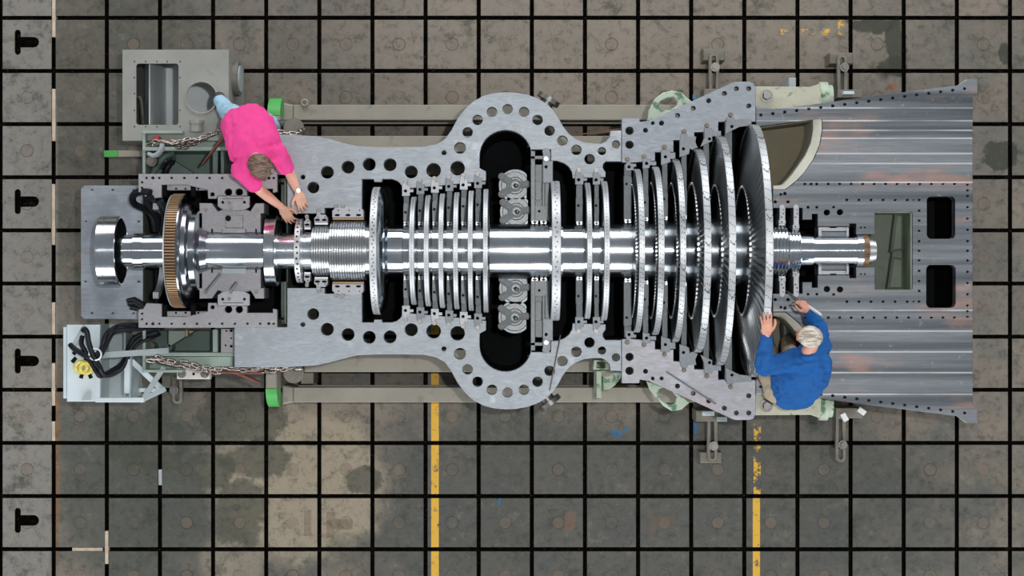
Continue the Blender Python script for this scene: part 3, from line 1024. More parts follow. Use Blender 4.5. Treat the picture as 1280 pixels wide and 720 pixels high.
def toothed(name, a, b, r, n, depth, mats, label, root):
    x0, x1 = XC(a, r) * K, XC(b, r) * K
    mb = MB().lathe([(x0, root * K), (x0, (r - depth) * K), (x1, (r - depth) * K), (x1, root * K)], 96, closed_prof=True)
    for f in mb.bm.faces:
        f.material_index = 1
    nf = len(mb.bm.faces)
    for i in range(n):
        t = 2 * PI * i / n
        c = Vector((0, math.cos(t), math.sin(t)))
        tg = Vector((0, -math.sin(t), math.cos(t)))
        mid = Vector(((x0 + x1) / 2, AY, HF)) + c * (r - depth / 2) * K
        mb.obox(mid, Vector(((x1 - x0) / 2, 0, 0)), tg * (PI * r * K / n * .55), c * (depth / 2 * K + .002))
    return part(name, mb, mats, rotor, 0, label=label)


toothed('toothed_ring', 1081, 1088, 19.5, 60, 1.6, ['gold', 'gear_gap'], 'small bronze-coloured toothed ring near the shaft end', 14)

sleeve(prof(*SL1), 'narrow grooved gland sleeve', (29, 30.9))
sleeve(prof(*SL2), 'wide grooved gland sleeve', (35, 36.9))

# coupling flange with a recessed back
xa, xb = XC(117, 44) * K, XC(142, 44) * K
R = 44 * K
g = XC(125, 44) * K
mb = MB().lathe([(xa, .001), (xa, R * .93), (xa + .006, R), (g - .004, R), (g - .004, R - .006), (g + .004, R - .006), (g + .004, R), (xb - .004, R), (xb, R - .004), (xb, R * .93), (xb - .004, R * .925)], 96)
cf = part('coupling_flange', mb, 'polished', rotor, 30)
mb = MB().lathe([(xb - .003, R * .93), (xb - .05, R * .91), (xb - .05, .13)], 96)
part('recessed_back', mb, 'black', cf, 30, label='black recessed back of the coupling')
gear = toothed('toothed_wheel', 205, 218, 71, 118, 2.4, ['gold', 'gear_gap'], 'large toothed turning wheel with bronze-coloured teeth', 23)
x = XC(218, 71) * K
mb = MB().lathe([(x, .12), (x, 70.5 * K), (x + .015, 70.8 * K), (x + .02, 67 * K), (x + .03, 64 * K), (x + .03, 60 * K), (x + .06, 59 * K), (x + .062, 54 * K), (x + .075, 50 * K),
                 (x + .12, 49.5 * K), (x + .125, 46 * K), (x + .125, 30 * K), (x + .14, 27 * K), (x + .19, 24.5 * K), (x + .19, .12)], 96, closed_prof=True)
part('wheel_hub', mb, 'polished_dark', rotor, 30)
xa = XC(204.5, 71) * K
part('wheel_rim', MB().lathe([(xa - .012, .14), (xa - .012, 70 * K), (xa, 71 * K), (xa, .14)], 96, closed_prof=True), 'rim', rotor, 30)
xa, xb = XC(328, 44) * K, XC(342, 44) * K
g = (xa + xb) / 2
part('thrust_collar', MB().lathe([(xa, .12), (xa, 43 * K), (xa + .006, 44 * K), (g - .003, 44 * K), (g - .003, 43 * K), (g + .003, 43 * K), (g + .003, 44 * K), (xb - .006, 44 * K), (xb, 43 * K), (xb, .12)], 96, closed_prof=True), 'polished', rotor, 30)
# narrow ring of tapped holes that the man in pink reaches for
xa, xb = XC(367.3, 40) * K, XC(374, 40) * K
mb = MB().lathe([(xa, .14), (xa, 40 * K), (xb, 40 * K), (xb, .14)], 96, closed_prof=True)
nf = len(mb.bm.faces)
part('balance_ring', mb, 'bright', rotor, 30, label='narrow bright ring with a row of threaded holes')
ring_part = [o for o in rotor.children if o.name.startswith('balance_ring')][0]
mb = MB()
for i in range(36):
    t = 2 * PI * (i + .5) / 36
    c = Vector((0, math.cos(t), math.sin(t)))
    p = Vector(((xa + xb) / 2 + (.004 if i % 2 else -.002), AY, HF))
    mb.cyl(p + c * (39.2 * K), p + c * (40 * K + .0012), .0088, n=10)
part('threaded_hole', mb, 'black', ring_part, 30, kind='stuff')


def wheel(pa, pb, R, root, n_rivet, label, band=6.0, rivet=.0055, w_web=.75, seg=0):
    """Narrow bladed wheel: web, blade row and riveted shroud band."""
    x0, x1 = XC(pa, R) * K, XC(pb, R) * K
    w = x1 - x0
    c = (x0 + x1) / 2
    ww = w * w_web / 2
    d = MB().lathe([(c - ww, 28 * K), (c - ww, root * K), (c + ww, root * K), (c + ww, 28 * K)], 96, closed_prof=True)
    disc = part('bladed_wheel', d, 'polished_dark', rotor, 30, label=label)
    bl = MB()
    nb = n_rivet
    for i in range(nb):
        t = 2 * PI * i / nb
        e = Vector((0, math.cos(t), math.sin(t)))
        g = Vector((0, -math.sin(t), math.cos(t)))
        m = Vector((c, AY, HF)) + e * ((root + R - band) / 2 * K)
        ax = (Vector((1, 0, 0)) * .8 + g * .6).normalized()
        bl.obox(m, ax * (w * .48), ax.cross(e) * .003, e * ((R - band - root) / 2 * K + .004))
    part('blade_row', bl, 'blade_dark', disc, 0, kind='stuff')
    sh = MB().lathe([(x0, (R - band) * K), (x0, (R - .8) * K), (x0 + .004, R * K), (x1 - .004, R * K), (x1, (R - .8) * K), (x1, (R - band) * K)], 120, closed_prof=True)
    band_o = part('shroud_band', sh, 'rim', disc, 30)
    rv = MB()
    for i in range(n_rivet):
        t = 2 * PI * i / n_rivet
        e = Vector((0, math.cos(t), math.sin(t)))
        p = Vector((c + (.006 if i % 2 else -.006) * (w > .06), AY, HF))
        rv.cyl(p + e * (R * K - .002), p + e * (R * K + .0022), rivet, rivet * .7, n=6)
    part('rivet', rv, 'bolt', band_o, 0, kind='stuff')
    return disc


# first, widest wheel in its own bay
w0 = wheel(461, 470.5, 79.5, 70, 110, 'thick riveted wheel standing alone in its black bay', band=8, rivet=.009)
x0 = XC(470.5, 79.5) * K
part('bevelled_rim', MB().lathe([(x0, 40 * K), (x0, 79 * K), (x0 + .012, 77 * K), (x0 + .036, 72 * K), (x0 + .046, 60 * K), (x0 + .046, 40 * K)], 96, closed_prof=True), 'polished', w0, 30)
six = [(511, 517.5, 67.5), (529.3, 535.8, 69.5), (547.6, 554, 71.5), (566, 572.4, 73), (584.4, 590.8, 75), (603.5, 609.7, 77)]
ordn = ['first', 'second', 'third', 'fourth', 'fifth', 'sixth']
for i, (a, b, r) in enumerate(six):
    wheel(a, b, r, r - 16, 120, ordn[i] + ' of the six close-set narrow wheels', band=4, rivet=.005)
wheel(690, 701.5, 87, 72, 90, 'thick riveted wheel beside the pair of dark gland blocks', band=8, rivet=.009)
wheel(734, 740.8, 85, 66, 120, 'first of the pair of narrow wheels before the long blades', band=5)
wheel(755.4, 762.8, 87, 66, 120, 'second of the pair of narrow wheels before the long blades', band=5)


def airfoil(chord, thick, stag, n=5):
    """closed section in (axial, tangential), cambered"""
    up, lo = [], []
    for i in range(n + 1):
        u = i / n
        cam = .26 * chord * math.sin(PI * u)
        th = thick * math.sqrt(max(0, u)) * (1 - u) * 1.9 + .0012
        up.append(((u - .5) * chord, cam + th / 2))
        lo.append(((u - .5) * chord, cam - th / 2))
    pts = up + lo[::-1]
    cs, sn = math.cos(stag), math.sin(stag)
    return [(x * cs - y * sn, x * sn + y * cs) for x, y in pts]


def blade_geo(mb, t, c, r0, r1, ch0, ch1, s0, s1, th0=.012, th1=.005, dc=0, ns=7):
    e = Vector((0, math.cos(t), math.sin(t)))
    g = Vector((0, -math.sin(t), math.cos(t)))
    vs, k = [], 12
    for j in range(ns + 1):
        u = j / ns
        sec = airfoil(ch0 + (ch1 - ch0) * u, th0 + (th1 - th0) * u, s0 + (s1 - s0) * u)
        k = len(sec)
        base = Vector((c + dc * u, AY, HF)) + e * (r0 + (r1 - r0) * u)
        vs += [base + Vector((1, 0, 0)) * a + g * b for a, b in sec]
    fs = []
    for j in range(ns):
        for q in range(k):
            q2 = (q + 1) % k
            fs.append((j * k + q, j * k + q2, (j + 1) * k + q2, (j + 1) * k + q))
    fs += [tuple(range(k))[::-1], tuple(range(ns * k, ns * k + k))]
    mb.faces_from(vs, fs)


def long_wheel(pr, pt0, pt1, root, R, n, ch0, ch1, s0, s1, label, band=3.2, single=0, segs=14, hubw=None, bmat='blade'):
    """Wheel with long twisted blades: pr = crown of the root ring, pt0..pt1 = crown of the shroud."""
    xr = XC(pr, root) * K
    x0, x1 = XC(pt0, R) * K, XC(pt1, R) * K
    ct = (x0 + x1) / 2
    hw = hubw or ch0 * .75
    c0 = xr + hw / 2
    d = MB().lathe([(c0 - hw / 2 + .012, 30 * K), (c0 - hw / 2 + .012, (root - 12) * K), (c0 - hw / 2, (root - 8) * K), (c0 - hw / 2, root * K), (c0 + hw / 2, root * K), (c0 + hw / 2, 30 * K)], 128, closed_prof=True)
    disc = part('bladed_wheel', d, 'disc_dark', rotor, 30, label=label)
    # serrated root ring
    rr = MB()
    nr = n
    for i in range(nr):
        t = 2 * PI * i / nr
        e = Vector((0, math.cos(t), math.sin(t)))
        g = Vector((0, -math.sin(t), math.cos(t)))
        rr.obox(Vector((c0 - hw / 2, AY, HF)) + e * (root * K), Vector((.008, 0, 0)), g * (PI * root * K / nr * .55), e * .008)
    part('blade_root', rr, 'blade', disc, 0, kind='stuff')
    mass = MB()
    proto = None
    for i in range(n):
        t = 2 * PI * (i + .5) / n
        up = math.sin(t) > -.03
        if single and up:
            if proto is None:
                mb = MB()
                blade_geo(mb, 0, c0, root * K, (R - band) * K, ch0, ch1, s0, s1, dc=ct - c0)
                proto = part('blade', mb, bmat, disc, 40)
                base_me = proto.data
                b = proto
            else:
                b = proto.copy()
                COL.objects.link(b)
                b.parent = disc
            # turn the shared blade about the rotor axis
            root_l = ROOTLOC[disc.name]
            ctr = Vector((0, AY, HF)) - root_l
            b.matrix_local = Matrix.Translation(ctr) @ Matrix.Rotation(t, 4, 'X') @ Matrix.Translation(-ctr)
        else:
            blade_geo(mass, t, c0, root * K, (R - band) * K, ch0, ch1, s0, s1, dc=ct - c0)
    part('blade_row', mass, bmat, disc, 40, kind='stuff')
    sh = MB().lathe([(x0, (R - band) * K), (x0, (R - .6) * K), (x0 + .003, R * K), (x1 - .003, R * K), (x1, (R - .6) * K), (x1, (R - band) * K)], 160, closed_prof=True)
    so = part('shroud_band', sh, 'rim', disc, 30)
    rv = MB()
    w = x1 - x0
    for i in range(n):
        t = 2 * PI * (i + .5) / n
        e = Vector((0, math.cos(t), math.sin(t)))
        for q in (-.28, .02, .3) if w > .055 else (-.2, .2):
            t2 = t + q * .02 * (i % 3 - 1) + (q * .03)
            e2 = Vector((0, math.cos(t2), math.sin(t2)))
            p = Vector((ct + q * w, AY, HF))
            rv.cyl(p + e2 * (R * K - .002), p + e2 * (R * K + .0016), .0062, .005, n=6)
    part('rivet', rv, 'bolt', so, 0, kind='stuff')
    if segs:
        jt = MB()
        for i in range(segs):
            t = 2 * PI * (i + .37) / segs
            for q in range(6):
                u = (q - 2.5) / 6
                zig = (.5 - abs(u)) * .05 if q not in (0, 5) else -.02
                t2 = t + zig + u * .05
                e = Vector((0, math.cos(t2), math.sin(t2)))
                g = Vector((0, -math.sin(t2), math.cos(t2)))
                jt.obox(Vector((ct + u * w, AY, HF)) + e * (R * K), Vector((w / 11, 0, 0)) + g * (.007 if u < 0 else -.007), g * .0034, e * .0024)
        part('shroud_joint', jt, 'black', so, 0, kind='stuff')
    return disc


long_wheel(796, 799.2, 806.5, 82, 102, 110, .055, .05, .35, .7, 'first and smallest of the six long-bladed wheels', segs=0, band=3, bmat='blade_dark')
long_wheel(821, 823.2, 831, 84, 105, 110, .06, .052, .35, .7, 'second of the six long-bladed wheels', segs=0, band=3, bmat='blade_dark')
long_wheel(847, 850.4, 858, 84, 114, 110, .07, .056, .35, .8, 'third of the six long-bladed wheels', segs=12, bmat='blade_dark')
long_wheel(873, 880.5, 889.5, 84, 127, 84, .085, .062, .1, .9, 'fourth of the six long-bladed wheels', segs=14, hubw=.085, bmat='blade')
long_wheel(903, 911.5, 920.5, 82, 143, 80, .10, .072, .1, .95, 'fifth of the six long-bladed wheels', segs=14, hubw=.09, bmat='blade')
long_wheel(938, 957.5, 967, 80, 157.5, 76, .120, .085, .08, 1.0, 'last and largest long-bladed wheel, next to the man in blue', segs=16, single=1, hubw=.11)
# ------------------------------------------------------------------ stationary diaphragms between the wheels
def half_ring(x0, x1, r0, r1, n=64):
    return MB().lathe([(x0, r0), (x0, r1), (x1, r1), (x1, r0)], n, a0=PI, a1=2 * PI, closed_prof=True)


def lug_mesh(px, y_in, y_out, w, top, s, z1, shape=0):
    """Hold-down lug lying on the split plane at one end of a diaphragm (plan pixels, mirrored for s=1)."""
    if shape == 0:
        q = [(px - w * .55, y_in), (px + w * .45, y_in), (px + w * .45, y_in - (y_in - y_out) * .35), (px + w * .85, y_in - (y_in - y_out) * .35), (px + w * .85, y_in - (y_in - y_out) * .6),
             (px + w * .45, y_in - (y_in - y_out) * .6), (px + w * .45, y_out), (px - w * .3, y_out), (px - w * .55, y_out + 3)]
    else:
        q = shape
    if s:
        q = mir(q)
    return q


def diaphragm(px0, px1, r_in, r_out, bar_in, label, lug_w=8, bar_mat='diaphragm', r_face=None, lug_h=14, step=True, shape=None, boltxy=None, lugmat='lug', holexy=None):
    x0, x1 = (px0 - 640) * K, (px1 - 640) * K
    t = thing('diaphragm', ((x0 + x1) / 2, AY, HF - r_out * K), label, 'diaphragm', 'diaphragms standing between the wheels')
    rf = r_face or r_out
    w = x1 - x0
    zt = HF - .004
    ring = half_ring(x0 + w * .1, x1 - w * .1, r_in * K, r_out * K)
    part('half_ring', ring, 'diaphragm', t, 30)
    for s in (0, 1):
        sg = -1 if s else 1
        ya, yb = AY + sg * (r_in + 2) * K, AY + sg * bar_in * K
        mb = MB()
        fz = HF + .002
        q = [(x0, ya), (x1, ya), (x1, yb - sg * .02), (x1 - w * .3, yb), (x0 + w * .12, yb), (x0, yb - sg * .015)]
        mb.prism(q, HF - .06, fz, .003)
        mb.box(x0 + w * .62, x1 - w * .06, ya + sg * .02, yb - sg * .04, fz - .001, fz + .006)
        mb.box(x0 + w * .2, x1 - w * .25, yb, AY + sg * (rf) * K, HF - .08, HF - .01)
        f = part('joint_face', mb, bar_mat, t, 30)
        hx = x0 + w * .36
        hy = yb - sg * .075
        part('dowel_hole', MB().cyl((hx, hy, fz - .002), (hx, hy, fz + .0012), .011, n=16), 'black', f, 30)
        # brass-edged gland strip at the inner end
        sm = MB()
        for i in (-1, 1):
            c = Vector(((x0 + x1) / 2, AY + sg * (r_in + 1.0) * K, HF - .004))
            sm.obox(c, Vector((w * .36, i * .010, 0)), Vector((-i * .003, .007, 0)) * sg, Vector((0, 0, .012)))
        part('seal_strip', sm, 'bright', f, 0, label='bright crossed seal strip')
        # hold-down lug with its bolt
        yl = 313.5 - rf
        pc = (px0 + px1) / 2
        if shape:
            q = shape
        else:
            q = [(pc - lug_w * .55, yl + 7), (pc + lug_w * .5, yl + 7), (pc + lug_w * .5, yl + 2.5), (pc + lug_w * .95, yl + 2.5), (pc + lug_w * .95, yl - 1), (pc + lug_w * .5, yl - 1), (pc + lug_w * .5, yl - lug_h * .42),
                 (pc + lug_w * .1, yl - lug_h * .42), (pc + lug_w * .1, yl - lug_h * .7), (pc - lug_w * .45, yl - lug_h * .7), (pc - lug_w * .55, yl - lug_h * .4)]
        if s:
            q = mir(q)
        hc = holexy or (pc - 1, yl + 1)
        hpx = P(hc[0], hc[1] if not s else 627 - hc[1])
        mb = MB()
        mb.add_mesh(plate_mesh(PP(q), [circ(hpx.x, hpx.y, 1.9 * K, 14)], HF + .001, HF + .026, .002))
        lg = part('hold_down_lug', mb, lugmat, t, 30)
        bc = boltxy or (pc - 1, yl - lug_h * .78)
        bp = P(bc[0], bc[1] if not s else 627 - bc[1])
        part('lug_bolt', MB().cyl((bp.x, bp.y, HF), (bp.x, bp.y, HF + .03), .020, .018, n=20).cyl((bp.x, bp.y, HF + .03), (bp.x, bp.y, HF + .034), .011, n=6), 'copper_bolt' if shape else 'bolt', lg, 30)
        part('lug_hole', MB().cyl((hpx.x, hpx.y, HF + .0012), (hpx.x, hpx.y, HF + .006), 1.85 * K, n=14), 'black', lg, 30)
    return t


mats6 = ['diaphragm_light', 'diaphragm', 'diaphragm_light', 'diaphragm', 'diaphragm_light', 'diaphragm']
for i in range(6):
    a = 504 + 18 * i
    rf = 75.5 + i * 1.9
    diaphragm(a, a + 8, 33, rf + 1, rf - 16, ordn[i] + ' narrow steel diaphragm from the coupling end in the six-wheel group', lug_w=9.5, bar_mat=mats6[i], lugmat='lug_light' if i in (0, 2, 4) else 'lug', r_face=rf)
diaphragm(719.5, 729, 33.5, 90, 68, 'dark diaphragm just before the first of the paired narrow wheels', lug_w=10, r_face=89.5)
diaphragm(742.5, 749, 33.5, 90, 68, 'dark narrow diaphragm between the paired narrow wheels', lug_w=9, r_face=89.5)
diaphragm(779.5, 790, 36, 108, 95, 'dark diaphragm before the smallest of the six long-bladed wheels', r_face=106, shape=[(782, 214), (792, 213), (792, 209), (795, 209), (795, 205), (789, 205), (787, 203), (783, 203), (781.5, 207)], boltxy=(784, 199), holexy=(786, 209))
diaphragm(803, 811, 38.5, 112, 72, 'diaphragm with a lug between the first and second long-bladed wheels', r_face=110, shape=[(803, 211.5), (812, 210), (812, 207), (820, 207), (820, 202), (813, 202), (813, 198), (809, 198), (808, 196.5), (803, 196.5)], boltxy=(805, 196), holexy=(808, 204.5))
diaphragm(827, 835, 39.5, 120, 76, 'diaphragm with a lug between the second and third long-bladed wheels', r_face=117, shape=[(826, 207), (838, 203), (838, 199), (844, 199), (844, 191), (838, 191), (837, 187), (826, 187)], boltxy=(830.5, 184), holexy=(831.5, 196.5))
diaphragm(851, 859, 41, 133, 80, 'diaphragm with a notched lug between the third and fourth long-bladed wheels', r_face=130, shape=[(849, 197), (861, 193), (862, 186), (865, 188), (868, 186), (872, 185), (869, 178), (870, 171), (860, 171), (858, 167), (852, 167), (849, 176)], boltxy=(855, 164.5), holexy=(854, 186.5))
diaphragm(878.5, 887, 43, 148, 84, 'diaphragm with a pointed lug between the fourth and fifth long-bladed wheels', r_face=144, shape=[(875, 184), (890, 177), (890, 171), (901, 170), (901, 164), (891, 164), (889, 160), (880, 160), (880, 172)], boltxy=(883.5, 157), holexy=(886.5, 174))
diaphragm(905, 916, 45, 163, 84, 'largest diaphragm, with a long pointed lug before the last wheel', r_face=158, shape=[(906, 168), (924, 159), (934, 158), (939, 155), (939, 150), (918, 149.5), (916, 147), (908, 147), (907, 158)], boltxy=(913, 143.5), holexy=(914.5, 158.5))

# pair of thick gland blocks beside the thick wheel (one on each side of the shaft)
for s in (0, 1):
    lab = 'tall stepped grey gland block above the shaft beside the round clamped covers' if not s else 'tall stepped grey gland block below the shaft beside the round clamped covers'
    f = (lambda a, b: P(a, 627 - b)) if s else (lambda a, b: P(a, b))
    t = thing('gland_block', tuple(P(676, 235 if not s else 392, HF - .3)), lab, 'gland block', 'gland blocks beside the thick wheel')

    def bx(mb, x0, x1, y0, y1, z0, z1, ch=.003):
        a, b = f(x0, y0), f(x1, y1)
        return mb.box(a.x, b.x, a.y, b.y, z0, z1, ch)

    mb = MB()
    bx(mb, 663.5, 669, 189, 276, HF - .15, HF + .012)
    bx(mb, 669, 678, 205, 276, HF - .15, HF - .05)
    bx(mb, 678, 681, 197, 276, HF - .15, HF + .004)
    bx(mb, 681, 687, 226, 276, HF - .15, HF - .02)
    bx(mb, 664, 686, 257, 276, HF - .14, HF + .008)
    bx(mb, 663.5, 681, 195, 199, HF - .15, HF + .012)
    bx(mb, 669, 677, 226, 250, HF - .06, HF - .02)
    part('block_body', mb, 'diaphragm_light', t, 30)
    mb = MB()
    bx(mb, 678.5, 691, 201.5, 229, HF + .001, HF + .04)
    bx(mb, 678.5, 688, 190, 202, HF + .001, HF + .04)
    c = f(682.5, 190)
    mb.cyl((c.x, c.y, HF + .001), (c.x, c.y, HF + .038), 4.6 * K, n=24)
    kp = part('keeper_plate', mb, 'lug', t, 30)
    c = f(682.5, 199)
    part('keeper_bolt', MB().cyl((c.x, c.y, HF + .04), (c.x, c.y, HF + .052), .018, n=18), 'bright', kp, 30)
    c = f(682.5, 209)
    part('keeper_hole', MB().cyl((c.x, c.y, HF + .0385), (c.x, c.y, HF + .0412), .014, n=18), 'black', kp, 30)
    c = f(674, 264)
    part('dowel_hole', MB().cyl((c.x, c.y, HF + .006), (c.x, c.y, HF + .0092), .011, n=16), 'black', t, 30)
    mb = MB()
    for px in (668.5, 679.5):
        for i in (-1, 1):
            c = f(px, 277.5)
            mb.obox((c.x, c.y, HF - .01), (.024, i * .010, 0), (-i * .004, .008, 0), (0, 0, .012))
    part('seal_strip', mb, 'bright', t, 0, label='bright crossed seal strip')

# four round covers held by three-armed clamps, seen deep in the steam chest
spots = [(644, 232, 0, 'round cover with three-armed clamp farthest above the shaft'), (645.5, 264.5, 1, 'round cover with three-armed clamp tucked against the upper side of the shaft'),
         (644.5, 360.5, 1, 'round cover with three-armed clamp tucked against the lower side of the shaft'), (643.5, 396.5, 0, 'round cover with three-armed clamp farthest below the shaft')]
for px, py, near, lab in spots:
    zc = HF - .26
    c = P(px, py, zc)
    k = (CAMZ - zc) / FPX
    t = thing('clamped_cover', (c.x, c.y, zc - .5), lab, 'valve cover', 'clamped covers in the steam chest')
    mb = MB()
    R1, R2 = 21 * k, 17.5 * k

    def D(r):                                  # disc cut flat on the side of the gland block
        return [(c.x + min(r * math.cos(2 * PI * i / 48), 15 * k), c.y + r * math.sin(2 * PI * i / 48)) for i in range(48)]
    mb.prism(D(R1), zc - .5, zc - .02, .004)
    part('cover_ring', mb, 'disc_dark', t, 30)
    mb = MB().prism(D(R2), zc - .02, zc, .004)
    mb.prism(D(R2 * .62), zc, zc + .012, .006)
    part('cover_disc', mb, 'cover', t, 30)
    cl = MB()
    arms = [(-16.5, 11), (-16.5, -11), (14.5, 1.5)]
    for ax, ay in arms:
        d = Vector((ax, ay, 0))
        L = d.length * k
        d.normalize()
        sd = Vector((-d.y, d.x, 0))
        cl.obox(Vector((c.x, c.y, zc + .03)) + d * L / 2, d * L / 2, sd * 4.2 * k, (0, 0, .018))
        cl.cyl((c.x + ax * k, c.y + ay * k, zc + .012), (c.x + ax * k, c.y + ay * k, zc + .049), 4.6 * k, n=18)
    cl.cyl((c.x, c.y, zc + .012), (c.x, c.y, zc + .05), 8 * k, n=24)
    cp = part('clamp_arm', cl, 'diaphragm' , t, 30)
    for ax, ay in arms:
        part('clamp_bolt', MB().cyl((c.x + ax * k, c.y + ay * k, zc + .049), (c.x + ax * k, c.y + ay * k, zc + .062), 2.6 * k, n=16), 'copper_bolt', t, 30)
    part('stud', MB().cyl((c.x, c.y, zc + .05), (c.x, c.y, zc + .056), 5 * k, n=20).cyl((c.x, c.y, zc + .05), (c.x + .01, c.y - .008, zc + .11), 2.6 * k, n=14).ball((c.x + .01, c.y - .008, zc + .11), 2.7 * k, seg=12), 'cover', t, 30)

# gland holders along the grooved sleeves, upper and lower side
def gland(px0, px1, y0, y1, nh, tabs, s, label, ear=True):
    f = (lambda a, b: P(a, 627 - b)) if s else (lambda a, b: P(a, b))
    t = thing('gland_holder', tuple(f((px0 + px1) / 2, (y0 + y1) / 2) - Vector((0, 0, .12))), label, 'gland holder', 'gland holders beside the grooved sleeves')
    q = [(px0, y1), (px0, y0 + 4), (px0 + 1.5, y0 + 3), (px0 + 3.5, y0), (px1 - 3, y0), (px1, y0 + 4), (px1, y1)]
    q = [(a, b) for a, b in q]
    pts = [tuple(f(a, b)[:2]) for a, b in q]
    mb = MB().prism(pts, HF - .12, HF + .022, .003)
    for tx, ty, tw in tabs:
        a, b = f(tx - tw / 2, ty), f(tx + tw / 2, y0 + 1)
        mb.box(a.x, b.x, a.y, b.y, HF - .02, HF + .018, .003)
    body = part('holder_body', mb, 'lug_light', t, 30)
    for i in range(nh):
        c = f(px0 + (px1 - px0) * (i + .5) / nh, y1 - 3)
        part('oval_port', MB().prism([(c.x + 3.2 * K * math.cos(u * PI / 9), c.y + 1.5 * K * math.sin(u * PI / 9)) for u in range(18)], HF + .018, HF + .0235), 'black', body, 30)
        c = f(px0 + (px1 - px0) * (i + .6) / nh, y0 + 3.5)
        part('screw_hole', MB().cyl((c.x, c.y, HF + .019), (c.x, c.y, HF + .0235), .0055, n=12), 'black', body, 30)
    for tx, ty, tw in tabs:
        c = f(tx, ty)
        part('tab_screw', MB().cyl((c.x, c.y, HF - .01), (c.x, c.y, HF + .028), .016, n=16).cyl((c.x, c.y, HF + .028), (c.x, c.y, HF + .0295), .007, n=6), 'bolt', body, 30)
    a, b = f(px0, y1), f(px1, y1 + 3)
    part('seal_edge', MB().box(a.x, b.x, a.y, b.y, HF - .05, HF - .004, .002), 'gold' if nh == 3 else 'bright', body, 0)


for s in (0, 1):
    side = 'lower' if s else 'upper'
    gland(380, 388.5, 273, 284, 1, [(384, 270.5, 4.5)], s, 'smallest gland holder, on the %s side of the shaft next to the ring of holes' % side)
    gland(393, 410, 268.5, 278, 2, [(398.5, 263, 5.5)], s, 'middle-sized two-port gland holder on the %s side of the shaft' % side)
    gland(415.5, 455, 259.5, 272, 3, [(420.5, 257.5, 6), (428.5, 257, 5)], s, 'largest three-port gland holder on the %s side of the wide grooved sleeve' % side)
# steam seal strips at the exhaust end
for s in (0, 1):
    side = 'lower' if s else 'upper'
    f = (lambda a, b: P(a, 627 - b)) if s else (lambda a, b: P(a, b))
    for x0, x1, ye, lab in ((974, 981.5, 280, 'first upright exhaust seal strip on the %s side, nearest the last wheel'), (991.5, 998.5, 286, 'second upright exhaust seal strip on the %s side, farther from the last wheel')):
        t = thing('seal_holder', tuple(f((x0 + x1) / 2, 270) - Vector((0, 0, .15))), lab % side, 'seal holder', 'seal holders at the exhaust end')
        xm = (x0 + x1) / 2
        a, b = f(x0, 260), f(x1, ye)
        mb = MB().box(a.x, b.x, a.y, b.y, HF - .15, HF + .012, .003)
        a, b = f(x0 - 1, ye - 5), f(x1 + .5, ye)
        mb.box(a.x, b.x, a.y, b.y, HF - .15, HF + .014, .003)
        c = f(xm - .5, 259)
        mb.cyl((c.x, c.y, HF + .001), (c.x, c.y, HF + .016), 3.2 * K, n=20)
        body = part('holder_body', mb, 'lug_light', t, 30)
        for yy in (262, 267, 271.5, ye - 2.5):
            c = f(xm + (1 if yy < 270 else -1), yy)
            part('screw_hole', MB().cyl((c.x, c.y, HF + .010), (c.x, c.y, HF + .0155), .006, n=12), 'black', body, 30)
        a, b = f(x0 - .5, ye), f(x1, ye + 1.8)
        part('seal_edge', MB().box(a.x, b.x, a.y, b.y, HF - .05, HF, .002), 'bright', body, 0)
# exhaust-end journal bearing shells
t = thing('journal_bearing', tuple(P(1042, 313.5, HF - .3)), 'small journal bearing cradling the thin exhaust end of the shaft', 'bearing')
for s in (0, 1):
    f = (lambda a, b: P(a, 627 - b)) if s else (lambda a, b: P(a, b))
    mb = MB()
    for q in ((1023, 1027.5, 283.5, 295), (1058, 1061.5, 283.5, 295), (1027, 1058.5, 283.5, 289)):
        a, b = f(q[0], q[2]), f(q[1], q[3])
        mb.box(a.x, b.x, a.y, b.y, HF - .2, HF - (.006 if q[3] > 290 else .02), .003)
    part('bearing_side', mb, 'lug_light', t, 30)
    a, b = f(1027.6, 289), f(1057.9, 294.5)
    part('oil_trough', MB().box(a.x, b.x, a.y, b.y, HF - .2, HF - .1), 'cavity', t, 0)
    a, b = f(1038, 283.6), f(1046, 285)
    part('bearing_key', MB().box(a.x, b.x, a.y, b.y, HF - .019, HF - .012), 'black', t, 0)
m0 = (P(1023, 0).x, P(1061, 0).x)
part('bearing_shell', MB().lathe([(m0[0], 18.7 * K), (m0[0], 24 * K), (m0[1], 24 * K), (m0[1], 18.7 * K)], 40, a0=PI * 1.04, a1=PI * 1.96, closed_prof=True), 'lug', t, 30)
